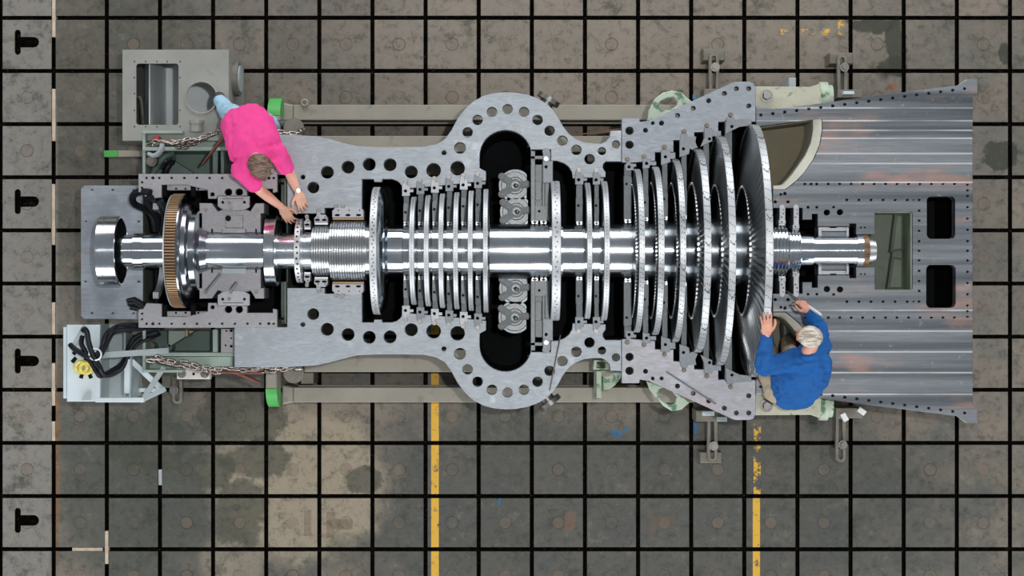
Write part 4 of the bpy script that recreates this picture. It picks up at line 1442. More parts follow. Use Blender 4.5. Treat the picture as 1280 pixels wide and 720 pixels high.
# ------------------------------------------------------------------ front bearing pedestal
ped = thing('bearing_pedestal', tuple(P(265, 313.5, 0)), 'green grey bearing pedestal with steel joint plates, carrying the toothed wheel end of the shaft', 'pedestal')
band = [(173, 217.5), (346.5, 217.5), (346.5, 240), (341, 241), (341, 236), (309, 236), (309, 245), (272, 245), (271, 248.5), (260, 248.5), (259.5, 237.5), (232, 231), (202, 231), (202, 247), (196, 247.5), (183, 248), (179, 241), (173, 240)]
bh = [(183, 222.5, 1.5), (191, 222.5, 2), (199, 222.5, 1.5)] + [(214.5 + 15.8 * i, 222.5, 1.5) for i in range(8)] + [(336, 222.5, 1.9), (342, 222.5, 1.5), (177.5, 228, 1.5), (177.5, 235, 1.5), (265.5, 243, 2.6), (285.5, 240.3, 4.6), (299, 240.3, 4.6)]
for s in (0, 1):
    f = mir if s else (lambda q: q)
    hs = mh(bh) if s else bh
    part('joint_plate', plate_mesh(PP(f(band)), holes_w(hs), HF - .07, HF), 'pedestal_steel', ped, 30)
    lw = ccw(PP(f([(205, 231), (259, 231), (259, 238), (205, 238)]), HF - .05))
    mb = MB().prism(lw, HF - .14, HF - .05, .003)
    lo = part('ledge', mb, 'pedestal_steel', ped, 0)
    for px in (220, 232, 248):
        c = P(px, 236 if not s else 391, HF - .05)
        part('ledge_hole', MB().cyl((c.x, c.y, HF - .06), (c.x, c.y, HF - .0488), .009, n=12), 'black', lo, 0)
    for px in (202, 238):
        q = PP(f([(px, 229.5), (px + 6.5, 229.5), (px + 6.5, 246), (px, 246)]), HF - .03)
        part('oil_pipe', MB().prism(ccw(q), HF - .25, HF - .03, .012), 'black', ped, 40)
# hollow body of the pedestal
xl, xr, yb_, yt_ = P(182, 0).x, P(354, 0).x, P(0, 400).y, P(0, 227).y
mb = MB()
mb.box(xl, xr, yb_, yt_, .30, .34)
for a in ((xl, xr, yb_, yb_ + .02), (xl, xr, yt_ - .02, yt_)):
    mb.box(*a, .34, HF - .071)
mb.box(xl, xl + .02, yb_ + .02, yt_ - .02, .34, HF - .40)
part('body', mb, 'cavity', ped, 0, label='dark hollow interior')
mb = MB()
a, b = P(349, 405), P(357.5, 222)
for ya, yb in ((a.y, P(0, 352).y), (P(0, 275).y, b.y)):
    mb.box(a.x, b.x, ya, yb, .35, HF - .10, .01)
    mb.box(b.x - .02, b.x, ya, yb, HF - .10, HF - .03, .004)
mb.box(a.x, b.x, P(0, 352).y, P(0, 275).y, .35, HF - .42)
part('end_wall', mb, 'casing_paint', ped, 30)
for s in (0, 1):
    sg = -1 if s else 1
    def Q(px, py, z):
        p = P(px, py if not s else 627 - py, HF)
        q = P(px, 313.5, z)
        return (P(px, 0, z).x, AY + (p.y - AY) * (CAMZ - z) / (CAMZ - HF) , z)
    def rect(mb, x0, x1, y0, y1, z0, z1, ch=0):
        a, b = Q(x0, y0, z1), Q(x1, y1, z1)
        mb.box(a[0], b[0], a[1], b[1], z0, z1, ch)
    mb = MB()
    rect(mb, 178, 290, 163, 217, .50, .54)
    part('side_tray', mb, 'green_dark', ped, 0, label='dark green side tray')
    mb = MB()
    rect(mb, 178, 292, 183, 187.5, .54, .96, .004)
    rect(mb, 178, 182, 164, 216, .54, .94, .004)
    rect(mb, 178, 228, 162.5, 166, .54, .96, .004)
    rect(mb, 182, 290, 167, 183, .70, .76)
    part('side_rail', mb, 'green_pale', ped, 0, label='pale green side rail')
    mb = MB()
    a = [Q(214, 216, .6), Q(214, 196, .6), Q(246, 216, .6)]
    mb.prism(ccw([p[:2] for p in a]), .54, .72)  # triangle stands in for a lit patch, pale on the lower side
    rect(mb, 266, 272, 188, 216, .54, .98)
    rect(mb, 276, 280, 188, 216, .54, 1.05)
    part('ribs_lit_triangle', mb, 'green_pale' if s else 'green_dark', ped, 0)
    if not s:
        pts = [Q(190, 222, .78), Q(193, 212, .80), Q(198, 202, .82), Q(206, 194, .82), Q(214, 191, .80), Q(216, 196, .7)]
        part('pipe_elbow', MB().tube(pts, .030, 14), 'green_dark', ped, 50)
        pts = [Q(206, 219, .72), Q(208, 210, .74), Q(212, 203, .74), Q(217, 200, .7)]
        part('pipe_elbow', MB().tube(pts, .028, 12), 'cable', ped, 50, label='dark navy pipe elbow')
        mb = MB()
        c = Q(188, 200, .98)
        mb.cyl((c[0], c[1], .5), (c[0], c[1], .94), .045, n=24).cyl((c[0], c[1], .94), (c[0], c[1], .97), .032, n=6)
        part('stud', mb, 'clamp', ped, 30)
        pts = [Q(185, 191, .97), Q(192, 194, .99), Q(198, 192, 1.02), Q(202, 186, 1.05), Q(203, 179, 1.05)]
        part('hook', MB().tube(pts, [.016, .022, .026, .026, .02], 14), 'cabinet_shade', ped, 50, label='pale hook')
        c = Q(196, 171.5, .96)
        part('cap', MB().cyl((c[0], c[1], .76), (c[0], c[1], .97), .02, n=16), 'red', ped, 40, label='small red cap')
    else:
        rv = MB()
        for px, py in ((189, 196), (211, 194)):
            c = Q(px, py, .7)
            rv.cyl((c[0], c[1], .54), (c[0], c[1], .72), .032, n=20)
        part('pipe_stub', rv, 'green_dark', ped, 40)
        c = Q(188, 193, .73)
        part('cap', MB().cyl((c[0], c[1], .71), (c[0], c[1], .735), .02, n=16), 'rust', ped, 40, label='small dull red cap')
        pb = MB()
        rect(pb, 276, 297, 187, 217, .7, 1.06, .004)
        tb = part('tapped_block', pb, 'pedestal_steel', ped, 0)
        for px, py, r in ((283, 214, .008), (289, 214.5, .013), (289, 205, .008), (289, 195, .012), (282, 196, .008)):
            c = Q(px, py, 1.06)
            part('tapped_hole', MB().cyl((c[0], c[1], 1.05), (c[0], c[1], 1.0615), r, n=14), 'black', tb, 0)
        pb = MB()
        rect(pb, 232, 234.5, 208, 216, .54, .8)
        part('brass_fitting', pb, 'gold', ped, 0)
# thin plate the coupling sits over
zp = HF - .36
bp = [(105, 232), (179, 232), (179, 399), (105, 399), (101, 395), (101, 236)]
bhs = [(a, b, 1.3) for a in (115, 141, 167) for b in (237.5, 391.5)] + [(107.5, 277, 1.3), (173.5, 277, 1.3), (107, 352, 1.3), (173.5, 352, 1.3)]
part('end_plate', plate_mesh(PP(bp, zp), [circ(*P(a, b, zp)[:2], r * K, 12) for a, b, r in bhs], zp - .04, zp), 'base_steel', ped, 30, label='flat steel end plate under the coupling')
mb = MB()
mb.box(P(120, 0, zp).x, P(179, 0, zp).x, P(0, 380, zp).y, P(0, 250, zp).y, .3, zp - .041)
part('end_bracket', mb, 'casing_paint', ped, 0)
# black oil hoses looping over the joint plate
hz = HF + .0
for pts, r in (([(188, 241), (178, 239), (169, 242), (165.5, 248), (168, 255), (178, 260), (187, 265), (192, 274), (194, 288)], .030),
               ([(190, 247), (183, 250), (188, 258), (194, 266), (199, 276), (201, 290)], .026),
               ([(200, 252), (206, 262), (207, 280), (205, 292)], .034)):
    path = []
    for i, (a, b) in enumerate(pts):
        path.append(P(a, b, hz + .02 - .05 * i))
    sm = []
    for i in range(len(path) - 1):
        p0, p1, p2, p3 = path[max(i - 1, 0)], path[i], path[i + 1], path[min(i + 2, len(path) - 1)]
        for u in (0, .25, .5, .75):
            sm.append(.5 * ((2 * p1) + (-p0 + p2) * u + (2 * p0 - 5 * p1 + 4 * p2 - p3) * u * u + (-p0 + 3 * p1 - 3 * p2 + p3) * u ** 3))
    sm.append(path[-1])
    part('oil_hose', MB().tube(sm, r, 14), 'cable', ped, 60, label='black oil hose')
for pts in ([(160, 376), (168, 374), (178, 380), (186, 388)], [(161, 380), (170, 378), (180, 386)], [(164, 384), (174, 386), (183, 394)]):
    part('oil_hose', MB().tube([P(a, b, HF - .28 + .03 * i) for i, (a, b) in enumerate(pts)], .022, 12), 'cable', ped, 60, label='black oil hose')
part('guard_ring', MB().lathe([(P(190, 0).x, 52 * K), (P(190, 0).x, 60 * K), (P(197, 0).x, 60 * K), (P(197, 0).x, 52 * K)], 48, a0=PI * 1.03, a1=PI * 1.97, closed_prof=True), 'lug_light', ped, 30)

# large journal bearing half in the pedestal
jb = thing('journal_bearing', tuple(P(289, 313.5, HF - .4)), 'large journal bearing half with notched steel sides, under the shaft between toothed wheel and collar', 'bearing')
blk = [(249, 254), (265, 254), (272, 264), (274, 264), (276, 262), (309, 262), (312.5, 264), (319, 254), (330, 254), (330, 267), (326, 267), (326, 290.5), (252, 290.5), (252, 267), (249, 267)]
keep = [(272.5, 245.5), (312.5, 245.5), (312.5, 259), (306, 262.5), (292, 264), (279, 262.5), (272.5, 258)]
for s in (0, 1):
    f = mir if s else (lambda q: q)
    g = (lambda a, b, z=HF: P(a, 627 - b, z)) if s else (lambda a, b, z=HF: P(a, b, z))
    b_ = part('bearing_side', MB().prism(PP(f(blk)), HF - .30, HF - .006, .004), 'pedestal_steel', jb, 30)
    kp = part('keeper_plate', MB().prism(PP(f(keep)), HF - .004, HF + .022, .003), 'lug_light' if s else 'pedestal_steel', jb, 30)
    for px, py, r in ((279, 253, .012), (306, 253, .012)):
        c = g(px, py)
        part('keeper_hole', MB().cyl((c.x, c.y, HF + .02), (c.x, c.y, HF + .0232), r, n=14), 'black', kp, 0)
    a, b = g(279, 248), g(305, 248.7)
    part('keeper_slot', MB().box(a.x, b.x, a.y, b.y, HF + .02, HF + .0232), 'black', kp, 0)
    for px, py in ((287, 253.5), (289, 262)):
        c = g(px, py)
        part('keeper_screw', MB().cyl((c.x, c.y, HF + .02), (c.x, c.y, HF + .034), .015, n=16).cyl((c.x, c.y, HF + .034), (c.x, c.y, HF + .036), .007, n=6), 'bolt', kp, 30)
    if not s:
        a, b = g(282, 269), g(304, 285)
        pk = part('packing_plate', MB().box(a.x, b.x, a.y, b.y, HF - .006, HF + .010, .003), 'pedestal_steel', jb, 0)
        c = g(285.5, 273)
        part('plate_hole', MB().cyl((c.x, c.y, HF + .009), (c.x, c.y, HF + .0115), .024, n=18), 'black', pk, 0)
    a, b = g(277.5, 285.5), g(307.5, 291.5)
    part('key_bar', MB().box(a.x, b.x, a.y, b.y, HF - .004, HF + .014, .004), 'cabinet_shade' if s else 'pedestal_steel', jb, 0)
    for px in (265, 280.5, 306, 320):
        c, d = g(px - 1, 286), g(px + 1, 291)
        part('side_slot', MB().box(c.x, d.x, c.y, d.y, HF - .008, HF - .0035), 'black', b_, 0)
    for px in (257, 320.5):
        c = g(px, 262)
        part('side_screw', MB().cyl((c.x, c.y, HF - .008), (c.x, c.y, HF + .004), .017, n=14), 'bolt', b_, 30)
    if s:
        c0, c1 = g(256, 279), g(281, 288)
        part('locating_pin', MB().cyl((P(258, 364).x, P(258, 364).y, HF + .004), (P(276, 342).x, P(276, 342).y, HF + .012), .012, n=12), 'lug', jb, 40)
        part('locating_pin', MB().cyl((P(289.5, 362).x, P(289.5, 362).y, HF + .03), (P(296.5, 353).x, P(296.5, 353).y, HF + .04), .014, n=12), 'lug', jb, 40)
part('bearing_shell', MB().lathe([(P(253, 0).x, 22 * K), (P(253, 0).x, 30 * K), (P(325, 0).x, 30 * K), (P(325, 0).x, 22 * K)], 48, a0=PI * 1.05, a1=PI * 1.95, closed_prof=True), 'lug', jb, 30)

# ------------------------------------------------------------------ beams the machine stands on
fr = thing('support_frame', tuple(P(600, 317, 0)), 'grey frame of long steel beams with green ends, under the turbine casing', 'frame')


def zbox(x0, x1, y0, y1, z0, z1, ch=.004, mb=None):
    mb = mb or MB()
    a, b = P(x0, y0, z1), P(x1, y1, z1)
    return mb.box(a.x, b.x, a.y, b.y, z0, z1, ch)


for y0, y1 in ((131, 150), (484.3, 503)):
    mb = zbox(367, 868, y0, y1, .30, .42)
    a, b = P(367, y0, .42), P(868, y1, .42)
    ym = (a.y + b.y) / 2
    mb.box(a.x, b.x, ym - .03, ym + .03, .06, .30)
    mb.box(a.x, b.x, b.y, a.y, .001, .06)
    part('outer_beam', mb, 'beam', fr, 0)
    zbox_mb = MB()
    x0, x1 = P(353, 0, .40).x, P(367, 0, .42).x
    ya, yb = P(0, y0, .42).y, P(0, y1, .42).y
    zbox_mb.prism([(x0, ya + .05), (x1, ya), (x1, yb), (x0, yb - .05)] if False else [(x0, yb - .02), (x1, yb), (x1, ya), (x0, ya + .02)], .02, .41, .01)
    part('beam_end', zbox_mb, 'beam', fr, 0)
for y0, y1, x0, x1 in ((170, 190, 358, 592), (170, 190, 694, 778), (437, 465, 358, 592), (437, 465, 694, 778)):
    mb = zbox(x0, x1, y0, y1, .26, .42)
    a, b = P(x0 + 10, y0, .42), P(x1 - 6, y1, .42)
    mb.box(a.x, b.x, (a.y + b.y) / 2 - .03, (a.y + b.y) / 2 + .03, .001, .26)
    part('inner_beam', mb, 'beam', fr, 0)
for s in (0, 1):
    if not s:
        x0, x1, y0, y1 = 334, 350, 119, 175
    else:
        x0, x1, y0, y1 = 332, 346, 452, 511
    z1 = .72
    a, b = P(x0, y0, z1), P(x1, y1, z1)
    mb = MB()
    ya, yb = (a.y, b.y)
    e = .17
    if not s:
        mb.box(a.x, b.x, ya - e, yb, .45, z1, .01)
        mb.box(a.x, b.x, ya - e - .3, yb, .001, .45)
    else:
        mb.box(a.x, b.x, ya, yb + e, .45, z1, .01)
        mb.box(a.x, b.x, ya, yb + e + .3, .001, .45)
    cb_ = part('cross_beam', mb, 'beam', fr, 0)
    ms = MB()
    yc = ya - e if not s else yb + e
    sg = 1 if not s else -1
    n_ = 14
    pr = []
    for i in range(n_ + 1):
        t = PI / 2 * i / n_
        pr.append((yc + sg * e * math.sin(t), z1 - .27 + .27 * math.cos(t)))
    vs = [(x, y, z) for x in (a.x, b.x) for y, z in pr + [(yc, z1 - .27)]]
    m_ = len(pr) + 1
    fs = [tuple(range(m_)), tuple(range(m_, 2 * m_))[::-1]] + [(i, (i + 1) % m_, m_ + (i + 1) % m_, m_ + i) for i in range(m_)]
    ms.faces_from(vs, fs)
    part('green_end', ms, 'green_bright', cb_, 40, label='bright green rounded end')
# dark foot pieces where the beams meet the cross beams
part('packer', zbox(346, 358, 155, 168, .001, .5), 'clamp', fr, 0)
part('packer', zbox(376, 392, 466, 480, .001, .4), 'clamp', fr, 0)
for q, nm in (((880, 905, 111, 120), 'top'), ((1047, 1078, 112, 122), 'top'), ((870, 908, 513, 527), 'b'), ((1045, 1079, 510, 523), 'b')):
    mb = zbox(*q, .001, .34)
    part('sole_plate', mb, 'clamp', fr, 0)
mb = zbox(1054, 1068, 114, 118, .34, .42)
part('packing_piece', mb, 'cabinet', fr, 0)
mb = zbox(878, 893, 514, 519.5, .34, .40)
part('packing_piece', mb, 'cabinet', fr, 0)
mb = zbox(896, 909, 521, 527, .34, .37)
part('packing_piece', mb, 'cabinet_shade', fr, 0)
for (x0, y0, x1, y1) in ((1053, 517, 1058, 526), (1073, 511, 1081, 517)):
    a, b = P(x0, y0, .36), P(x1, y1, .36)
    d = (b - a) / 2
    mb = MB().obox((a + b) / 2, d, Vector((d.y, -d.x, 0)).normalized() * .022, (0, 0, .02))
    part('packing_piece', mb, 'white', fr, 0)
part('packing_piece', zbox(986, 995, 97, 109, .05, .50), 'cabinet_shade', fr, 0)
c = P(380.5, 128.5, .44)
part('eye_ring', MB().ring([(c.x + .026 * math.cos(2 * PI * u / 20), c.y + .026 * math.sin(2 * PI * u / 20), .43) for u in range(20)], .011, 8).cyl((c.x, c.y - .02, .42), (c.x, c.y - .06, .42), .012, n=10), 'beam', fr, 50)
a = P(199.5, 597, 0)
mbp = MB()
mbp.obox((a.x, a.y, -.03), (.016, 0, 0), (0, .07, .004), (0, -.0003, .003))
solo('paper_scrap', mbp, 'cabinet', 'pale blue paper scrap lying in a floor slot beside the oil stains', 'paper', smooth=0)
# flat bar with a green tip, running out to the left from the pedestal
mb = zbox(147, 182, 188, 196, .40, .46)
mb.box(P(160, 0, .4).x, P(164, 0, .4).x, P(0, 195, .4).y, P(0, 189, .4).y, .001, .40)
ob = part('outrigger_bar', mb, 'beam', ped, 0)
part('green_tip', zbox(130, 147, 188, 196, .398, .462), 'green_bright', ob, 0, label='bright green tip')

# ------------------------------------------------------------------ strap clamps holding the frame to the floor
def clamp(cx, ys, ye, bolt, block, label):
    t = thing('strap_clamp', tuple(P(cx, (ys + ye) / 2, 0)), label, 'clamp', 'strap clamps bolted to the floor')
    zs = .26
    w = 6.6
    sgn = -1 if ys < ye else 1
    q = [(cx - w, ye), (cx - w, ys - sgn * 5)]
    for i in range(9):
        a_ = math.radians(180 - 180 * i / 8)
        q.append((cx + w * math.cos(a_), ys - sgn * 5 + sgn * 5 * math.sin(a_)))
    q += [(cx + w, ye)]
    sl = []
    for i in range(9):
        a_ = math.radians(180 - 180 * i / 8)
        sl.append((cx + 2.3 * math.cos(a_), ys - sgn * 7 + sgn * 3 * math.sin(a_)))
    sl += [(cx + 2.3, ye + sgn * 4), (cx - 2.3, ye + sgn * 4)]
    part('strap', plate_mesh(PP(q, zs + .05), [PP(sl, zs + .05)], zs, zs + .05, .004), 'clamp', t, 0)
    c = P(cx + bolt[0], bolt[1], zs + .05)
    mb = MB().cyl((c.x, c.y, .0), (c.x, c.y, zs), .014, n=14).cyl((c.x, c.y, zs + .05), (c.x, c.y, zs + .06), .040, n=24)
    part('clamp_bolt', mb.cyl((c.x, c.y, zs + .06), (c.x, c.y, zs + .10), .026, n=18).cyl((c.x, c.y, zs + .1), (c.x, c.y, zs + .101), .012, n=6), 'bolt', t, 30)
    if block:
        a, b = P(block[0], block[1], .25), P(block[2], block[3], .25)
        part('heel_block', MB().box(a.x, b.x, a.y, b.y, .001, .258, .006), 'clamp', t, 0)


clamp(892.5, 66, 118, (1.5, 84), (879, 61, 906, 76), 'strap clamp with heel block above the stepped casing flange')
clamp(1053, 68, 120, (2.5, 84), (1037, 66, 1066, 80), 'strap clamp with heel block above the wide planed exhaust plate')
clamp(890.5, 577, 522, (1.5, 557.5), (875, 565, 902, 579), 'strap clamp with heel block below the stepped casing flange')
clamp(1051, 578, 520, (2.5, 556), (1043, 560, 1058, 573), 'strap clamp below the man in blue, near the green hub')
clamp(221.5, 505, 470, (-4, 488), None, 'short strap clamp below the white two-bolt bracket')

# ------------------------------------------------------------------ grey inspection box, top left
ZB = .86
bx_ = thing('inspection_box', tuple(P(219, 119, ZB)[:2]) + (0,), 'large grey steel box with a rectangular window and a round hole in its top', 'steel box')
kB = (CAMZ - ZB) / FPX
A_, B_ = P(153, 176, ZB), P(286, 62, ZB)
mb = MB()
tw = .012
mb.box(A_.x, B_.x, A_.y, A_.y + tw, .012, ZB - tw)
mb.box(A_.x, B_.x, B_.y - tw, B_.y, .012, ZB - tw)
mb.box(A_.x, A_.x + tw, A_.y + tw, B_.y - tw, .012, ZB - tw)
mb.box(B_.x - tw, B_.x, A_.y + tw, B_.y - tw, .012, ZB - tw)
mb.box(A_.x, B_.x, A_.y, B_.y, .001, .012)
part('box_wall', mb, 'box', bx_, 0)
wn_ = PP(rrect(170.3, 223, 79.5, 156, 3.5), ZB)
hc = P(251.8, 121.8, ZB)
scr = [(168, 77), (182, 77), (196, 77), (209, 77), (225, 77), (168, 97), (168, 117), (168, 138), (168, 158.5), (182, 158.5), (196, 158.5), (210, 158.5), (225, 158.5), (225, 138), (225, 97)]
part('top_plate', plate_mesh([(A_.x, A_.y), (B_.x, A_.y), (B_.x, B_.y), (A_.x, B_.y)], [wn_, circ(hc.x, hc.y, 19 * kB, 40)] + [circ(*P(a, b, ZB)[:2], .006, 10) for a, b in scr], ZB - tw, ZB, .002), 'box', bx_, 0)
mb = MB()
ring = []
mb.add_mesh(plate_mesh(circ(hc.x, hc.y, 21.2 * kB, 48), [circ(hc.x, hc.y, 18.8 * kB, 48)], ZB, ZB + .014, .003))
part('hole_collar', mb, 'box', bx_, 30)
# right-hand side port
yc = P(0, 100, .5).y
mb = MB().cyl((B_.x, yc, ZB - .28), (B_.x + .05, yc, ZB - .28), .15, n=40)
pt = part('side_port', mb, 'clamp', bx_, 30)
part('port_cover', MB().cyl((B_.x + .05, yc, ZB - .28), (B_.x + .062, yc, ZB - .28), .115, n=40), 'cabinet_shade', pt, 30)
# inside: an inner partition with a pipe
xw = P(184, 0, ZB).x
part('partition', MB().box(xw - .01, xw, A_.y + .05, B_.y - .05, .02, ZB - .12), 'box_in', bx_, 0)
part('inner_floor', MB().box(A_.x + .02, B_.x - .02, A_.y + .02, B_.y - .02, .013, .03), 'box_in', bx_, 0)
p0 = P(175, 121, .7)
part('drain_pipe', MB().tube([(p0.x - .02, p0.y, .70), (p0.x + .0, p0.y - .0, .72), (p0.x + .012, p0.y - .03, .7), (p0.x + .012, p0.y - .22, .62)], .012, 10), 'clamp', bx_, 50)
c0, c1 = P(246, 150.5, ZB + .06), P(246, 165, ZB + .06)
mb = MB().cyl((c0.x, c0.y, ZB + .058), (c0.x, c0.y - .03, ZB + .058), 9 * kB, n=28).cyl((c0.x, c0.y - .03, ZB + .058), (c1.x, c1.y, ZB + .058), 8 * kB, n=28)
part('pipe_stub', mb, 'box', bx_, 30)

# ------------------------------------------------------------------ pale blue cable cabinet, bottom left
ZC = 1.0
cab = thing('cable_cabinet', tuple(P(135, 455, ZC)[:2]) + (0,), 'open pale blue steel cabinet frame full of black cables, below the flat end plate', 'cabinet')
part('top_panel', zbox(83.5, 121, 406, 502, ZC - .03, ZC, .004), 'cabinet', cab, 0)
part('side_panel', zbox(79, 83.8, 409, 498, .35, ZC - .05, .004), 'cabinet', cab, 0)
part('front_panel', zbox(84, 118, 497, 500, .30, ZC - .03, 0), 'cabinet', cab, 0)
part('back_plate', zbox(121, 163, 406, 500, .50, .53, 0), 'cabinet_shade', cab, 0)
mb = zbox(120, 122, 406, 500, .53, ZC - .03, 0)
zbox(161, 164, 445, 498, .53, ZC - .04, 0, mb)
zbox(155, 157, 406, 496, .53, .80, 0, mb)
part('inner_panel', mb, 'cabinet_shade', cab, 0)
for q in ((119, 180, 497, 503, ZC - .05, ZC + .004), (119, 125, 406, 499, ZC - .05, ZC + .003), (155, 162, 449, 492, ZC - .06, ZC - .02), (157, 204, 485, 490, .60, .64)):
    part('frame_bar', zbox(*q), 'cabinet', cab, 0)


def bar(p0, p1, w, h, z0, z1):
    a, b = P(*p0, z0), P(*p1, z1)
    d = (b - a)
    s_ = Vector((-d.y, d.x, 0)).normalized()
    u = d.normalized().cross(s_)
    return MB().obox((a + b) / 2, d / 2, s_ * w / 2, u * h / 2)


part('flat_bar', bar((122, 444.5), (211, 438.5), .05, .012, ZC + .03, ZC + .02), 'cabinet_shade', cab, 0)
part('brace', bar((164, 450), (203, 487), .045, .04, ZC - .1, .70), 'cabinet', cab, 0)
part('brace', bar((205, 459), (180, 497), .04, .03, ZC - .08, ZC - .04), 'cabinet_shade', cab, 0)
part('brace', bar((177, 500), (205, 487), .04, .04, ZC - .03, .72), 'cabinet', cab, 0)
part('diagonal_strip', bar((92, 432), (106, 407), .035, .02, ZC + .01, ZC + .01), 'cabinet_shade', cab, 0)
mb = MB()
for x0, y0, x1, y1 in ((90, 453, 95, 447), (91.5, 443, 94, 440), (101, 473, 103, 466), (111, 466, 114, 473)):
    a, b = P(x0, y0, ZC + .002), P(x1, y1, ZC + .002)
    d = (b - a) / 2
    mb.obox((a + b) / 2, d, Vector((-d.y, d.x, 0)).normalized() * .016, (0, 0, .0015))
part('cable_slot', mb, 'black', cab, 0)
q = PP([(102, 500), (109, 490), (114, 489.5), (114, 500)], ZC)
part('corner_gusset', MB().prism(ccw(q), ZC, ZC + .012), 'cabinet_shade', cab, 0)


def spline(path, steps=5):
    sm = []
    for i in range(len(path) - 1):
        p0, p1, p2, p3 = path[max(i - 1, 0)], path[i], path[i + 1], path[min(i + 2, len(path) - 1)]
        for k_ in range(steps):
            u = k_ / steps
            sm.append(.5 * ((2 * p1) + (-p0 + p2) * u + (2 * p0 - 5 * p1 + 4 * p2 - p3) * u * u + (-p0 + 3 * p1 - 3 * p2 + p3) * u ** 3))
    sm.append(path[-1])
    return sm


cabs = [([(104, 413, .10), (106, 411.5, .12), (109, 416, .12), (111, 428, .12), (116, 443, .12), (124, 458, .10), (128, 466, .06), (134, 469, .02), (144, 466, -.02), (153, 459, -.04), (160, 446, -.06), (166, 432, -.08), (178, 422, -.1), (196, 415, -.12)], .022),
        ([(88, 431, .04), (93, 436, .08), (101, 441, .10), (110, 446, .10), (118, 446, .09), (124, 440, .06), (130, 430, .02), (134, 418, -.05), (142, 411, -.08), (158, 409, -.1), (190, 408, -.12), (214, 406, -.2)], .022),
        ([(103, 420, .06), (102, 430, .08), (108, 442, .08), (114, 454, .08), (121, 465, .06), (126, 470, .02), (140, 463, -.04), (152, 455, -.08), (158, 444, -.1), (163, 430, -.1), (172, 420, -.12), (200, 411, -.15)], .020),
        ([(106, 447, .05), (116, 450, .06), (124, 446, .06), (130, 437, .04), (136, 424, 0), (143, 415, -.05), (160, 412, -.08), (185, 411, -.1), (205, 409, -.15)], .020),
        ([(165, 440, -.06), (170, 432, -.06), (178, 427, -.08), (188, 423, -.1), (200, 417, -.15)], .016),
        ([(128, 434, .0), (133, 420, -.05), (140, 413, -.06), (150, 408, -.1), (170, 407, -.1), (190, 406, -.15)], .026)]
for i, (pts, r) in enumerate(cabs):
    pa = spline([P(a, b, ZC + .02 + z) for a, b, z in pts])
    solo('cable', MB().tube(pa, r, 12), 'cable', ['thick black cable looping highest over the cabinet top panel', 'black cable starting at the left edge of the cabinet top', 'black cable hanging lowest across the open cabinet frame', 'black cable passing behind the white tie on the cabinet',
                                               'short thin black cable at the right end of the cabinet bundle', 'thickest black cable along the upper edge of the open cabinet frame'][i], 'cable', 'black cables in the cabinet', smooth=60)
for i, (cx, cy) in enumerate(((101.5, 459), (107.5, 460))):
    mb = MB()
    for q_ in range(3):
        c = P(cx, cy, ZC + .03 + .03 * q_)
        mb.ring([(c.x + .048 * math.cos(2 * PI * u / 28), c.y + .045 * math.sin(2 * PI * u / 28), c.z + .006 * math.sin(2 * PI * u / 28)) for u in range(28)], .015, 8)
    solo('cord_coil', mb, 'yellow', ['yellow cord coil on the cabinet top, the left one of two', 'yellow cord coil on the cabinet top, the right one of two'][i], 'cord', 'yellow cord coils', smooth=60)
c = P(119, 443, ZC + .15)
solo('cable_tie', MB().ring([(c.x + .055 * math.cos(2 * PI * u / 24) , c.y + .048 * math.sin(2 * PI * u / 24), c.z + .02 * math.cos(2 * PI * u / 24)) for u in range(24)], .007, 8), 'white', 'white tie looped round the black cables on the cabinet', 'cable tie', smooth=60)

# ------------------------------------------------------------------ white bracket with two bolts
wb = thing('bolted_bracket', tuple(P(242, 468, .8)), 'white primed two-bolt bracket under the lower chain', 'bracket')
part('bracket_plate', zbox(221, 262.5, 460, 474, .72, .80, .004), 'label_white', wb, 0)
for px in (227.5, 256):
    c = P(px, 467, .80)
    part('bracket_bolt', MB().hexbolt((c.x, c.y, .80), .028, .05, .036), 'bolt', wb, 30)
c = P(242, 467.5, .8)
part('bracket_hole', MB().cyl((c.x, c.y, .79), (c.x, c.y, .8012), .012, n=14), 'black', wb, 0)
part('bracket_leg', zbox(224, 259, 461, 473, .3, .72), 'green_dark', wb, 0)


# ------------------------------------------------------------------ chains with lever binders
def chain(paths, label, lever, name='load_chain'):
    allp = [P(*p) for pa in paths for p in pa]
    loc = sum(allp, Vector()) / len(allp)
    t = thing(name, tuple(loc), label, 'chain', 'lever chains along the machine')
    proto = None
    for pa in paths:
        pts = spline([P(*p) for p in pa], 12)
        # walk along at link pitch
        L, out = 0, []
        pitch = .052
        acc = 0
        for i in range(len(pts) - 1):
            seg = pts[i + 1] - pts[i]
            l = seg.length
            while acc < l:
                out.append((pts[i] + seg * (acc / l), seg.normalized()))
                acc += pitch
            acc -= l
        for i, (c, d) in enumerate(out):
            if proto is None:
                mb = MB()
                lk = []
                for u in range(20):
                    a_ = 2 * PI * u / 20
                    lk.append((.0135 * math.cos(a_), .021 * math.sin(a_) + (.012 if math.sin(a_) > 0 else -.012), 0))
                me = mb.ring(lk, .0078, 8).mesh()
                finish(me, 'link', 'chain', 60)
                proto = me
            o = bpy.data.objects.new('link', proto)
            COL.objects.link(o)
            o.parent = t
            q = Vector((0, 1, 0)).rotation_difference(d).to_matrix().to_4x4()
            tw = Matrix.Rotation((PI / 2 if i % 2 else 0) + random.uniform(-.9, .9) + .6, 4, 'Y')
            jit = Vector((random.uniform(-.004, .004), random.uniform(-.014, .014), random.uniform(0, .016)))
            o.matrix_local = Matrix.Translation(c + jit - loc) @ q @ tw
    for nm, mbx, mt in lever:
        part(nm, mbx, mt, t, 50)
    return t


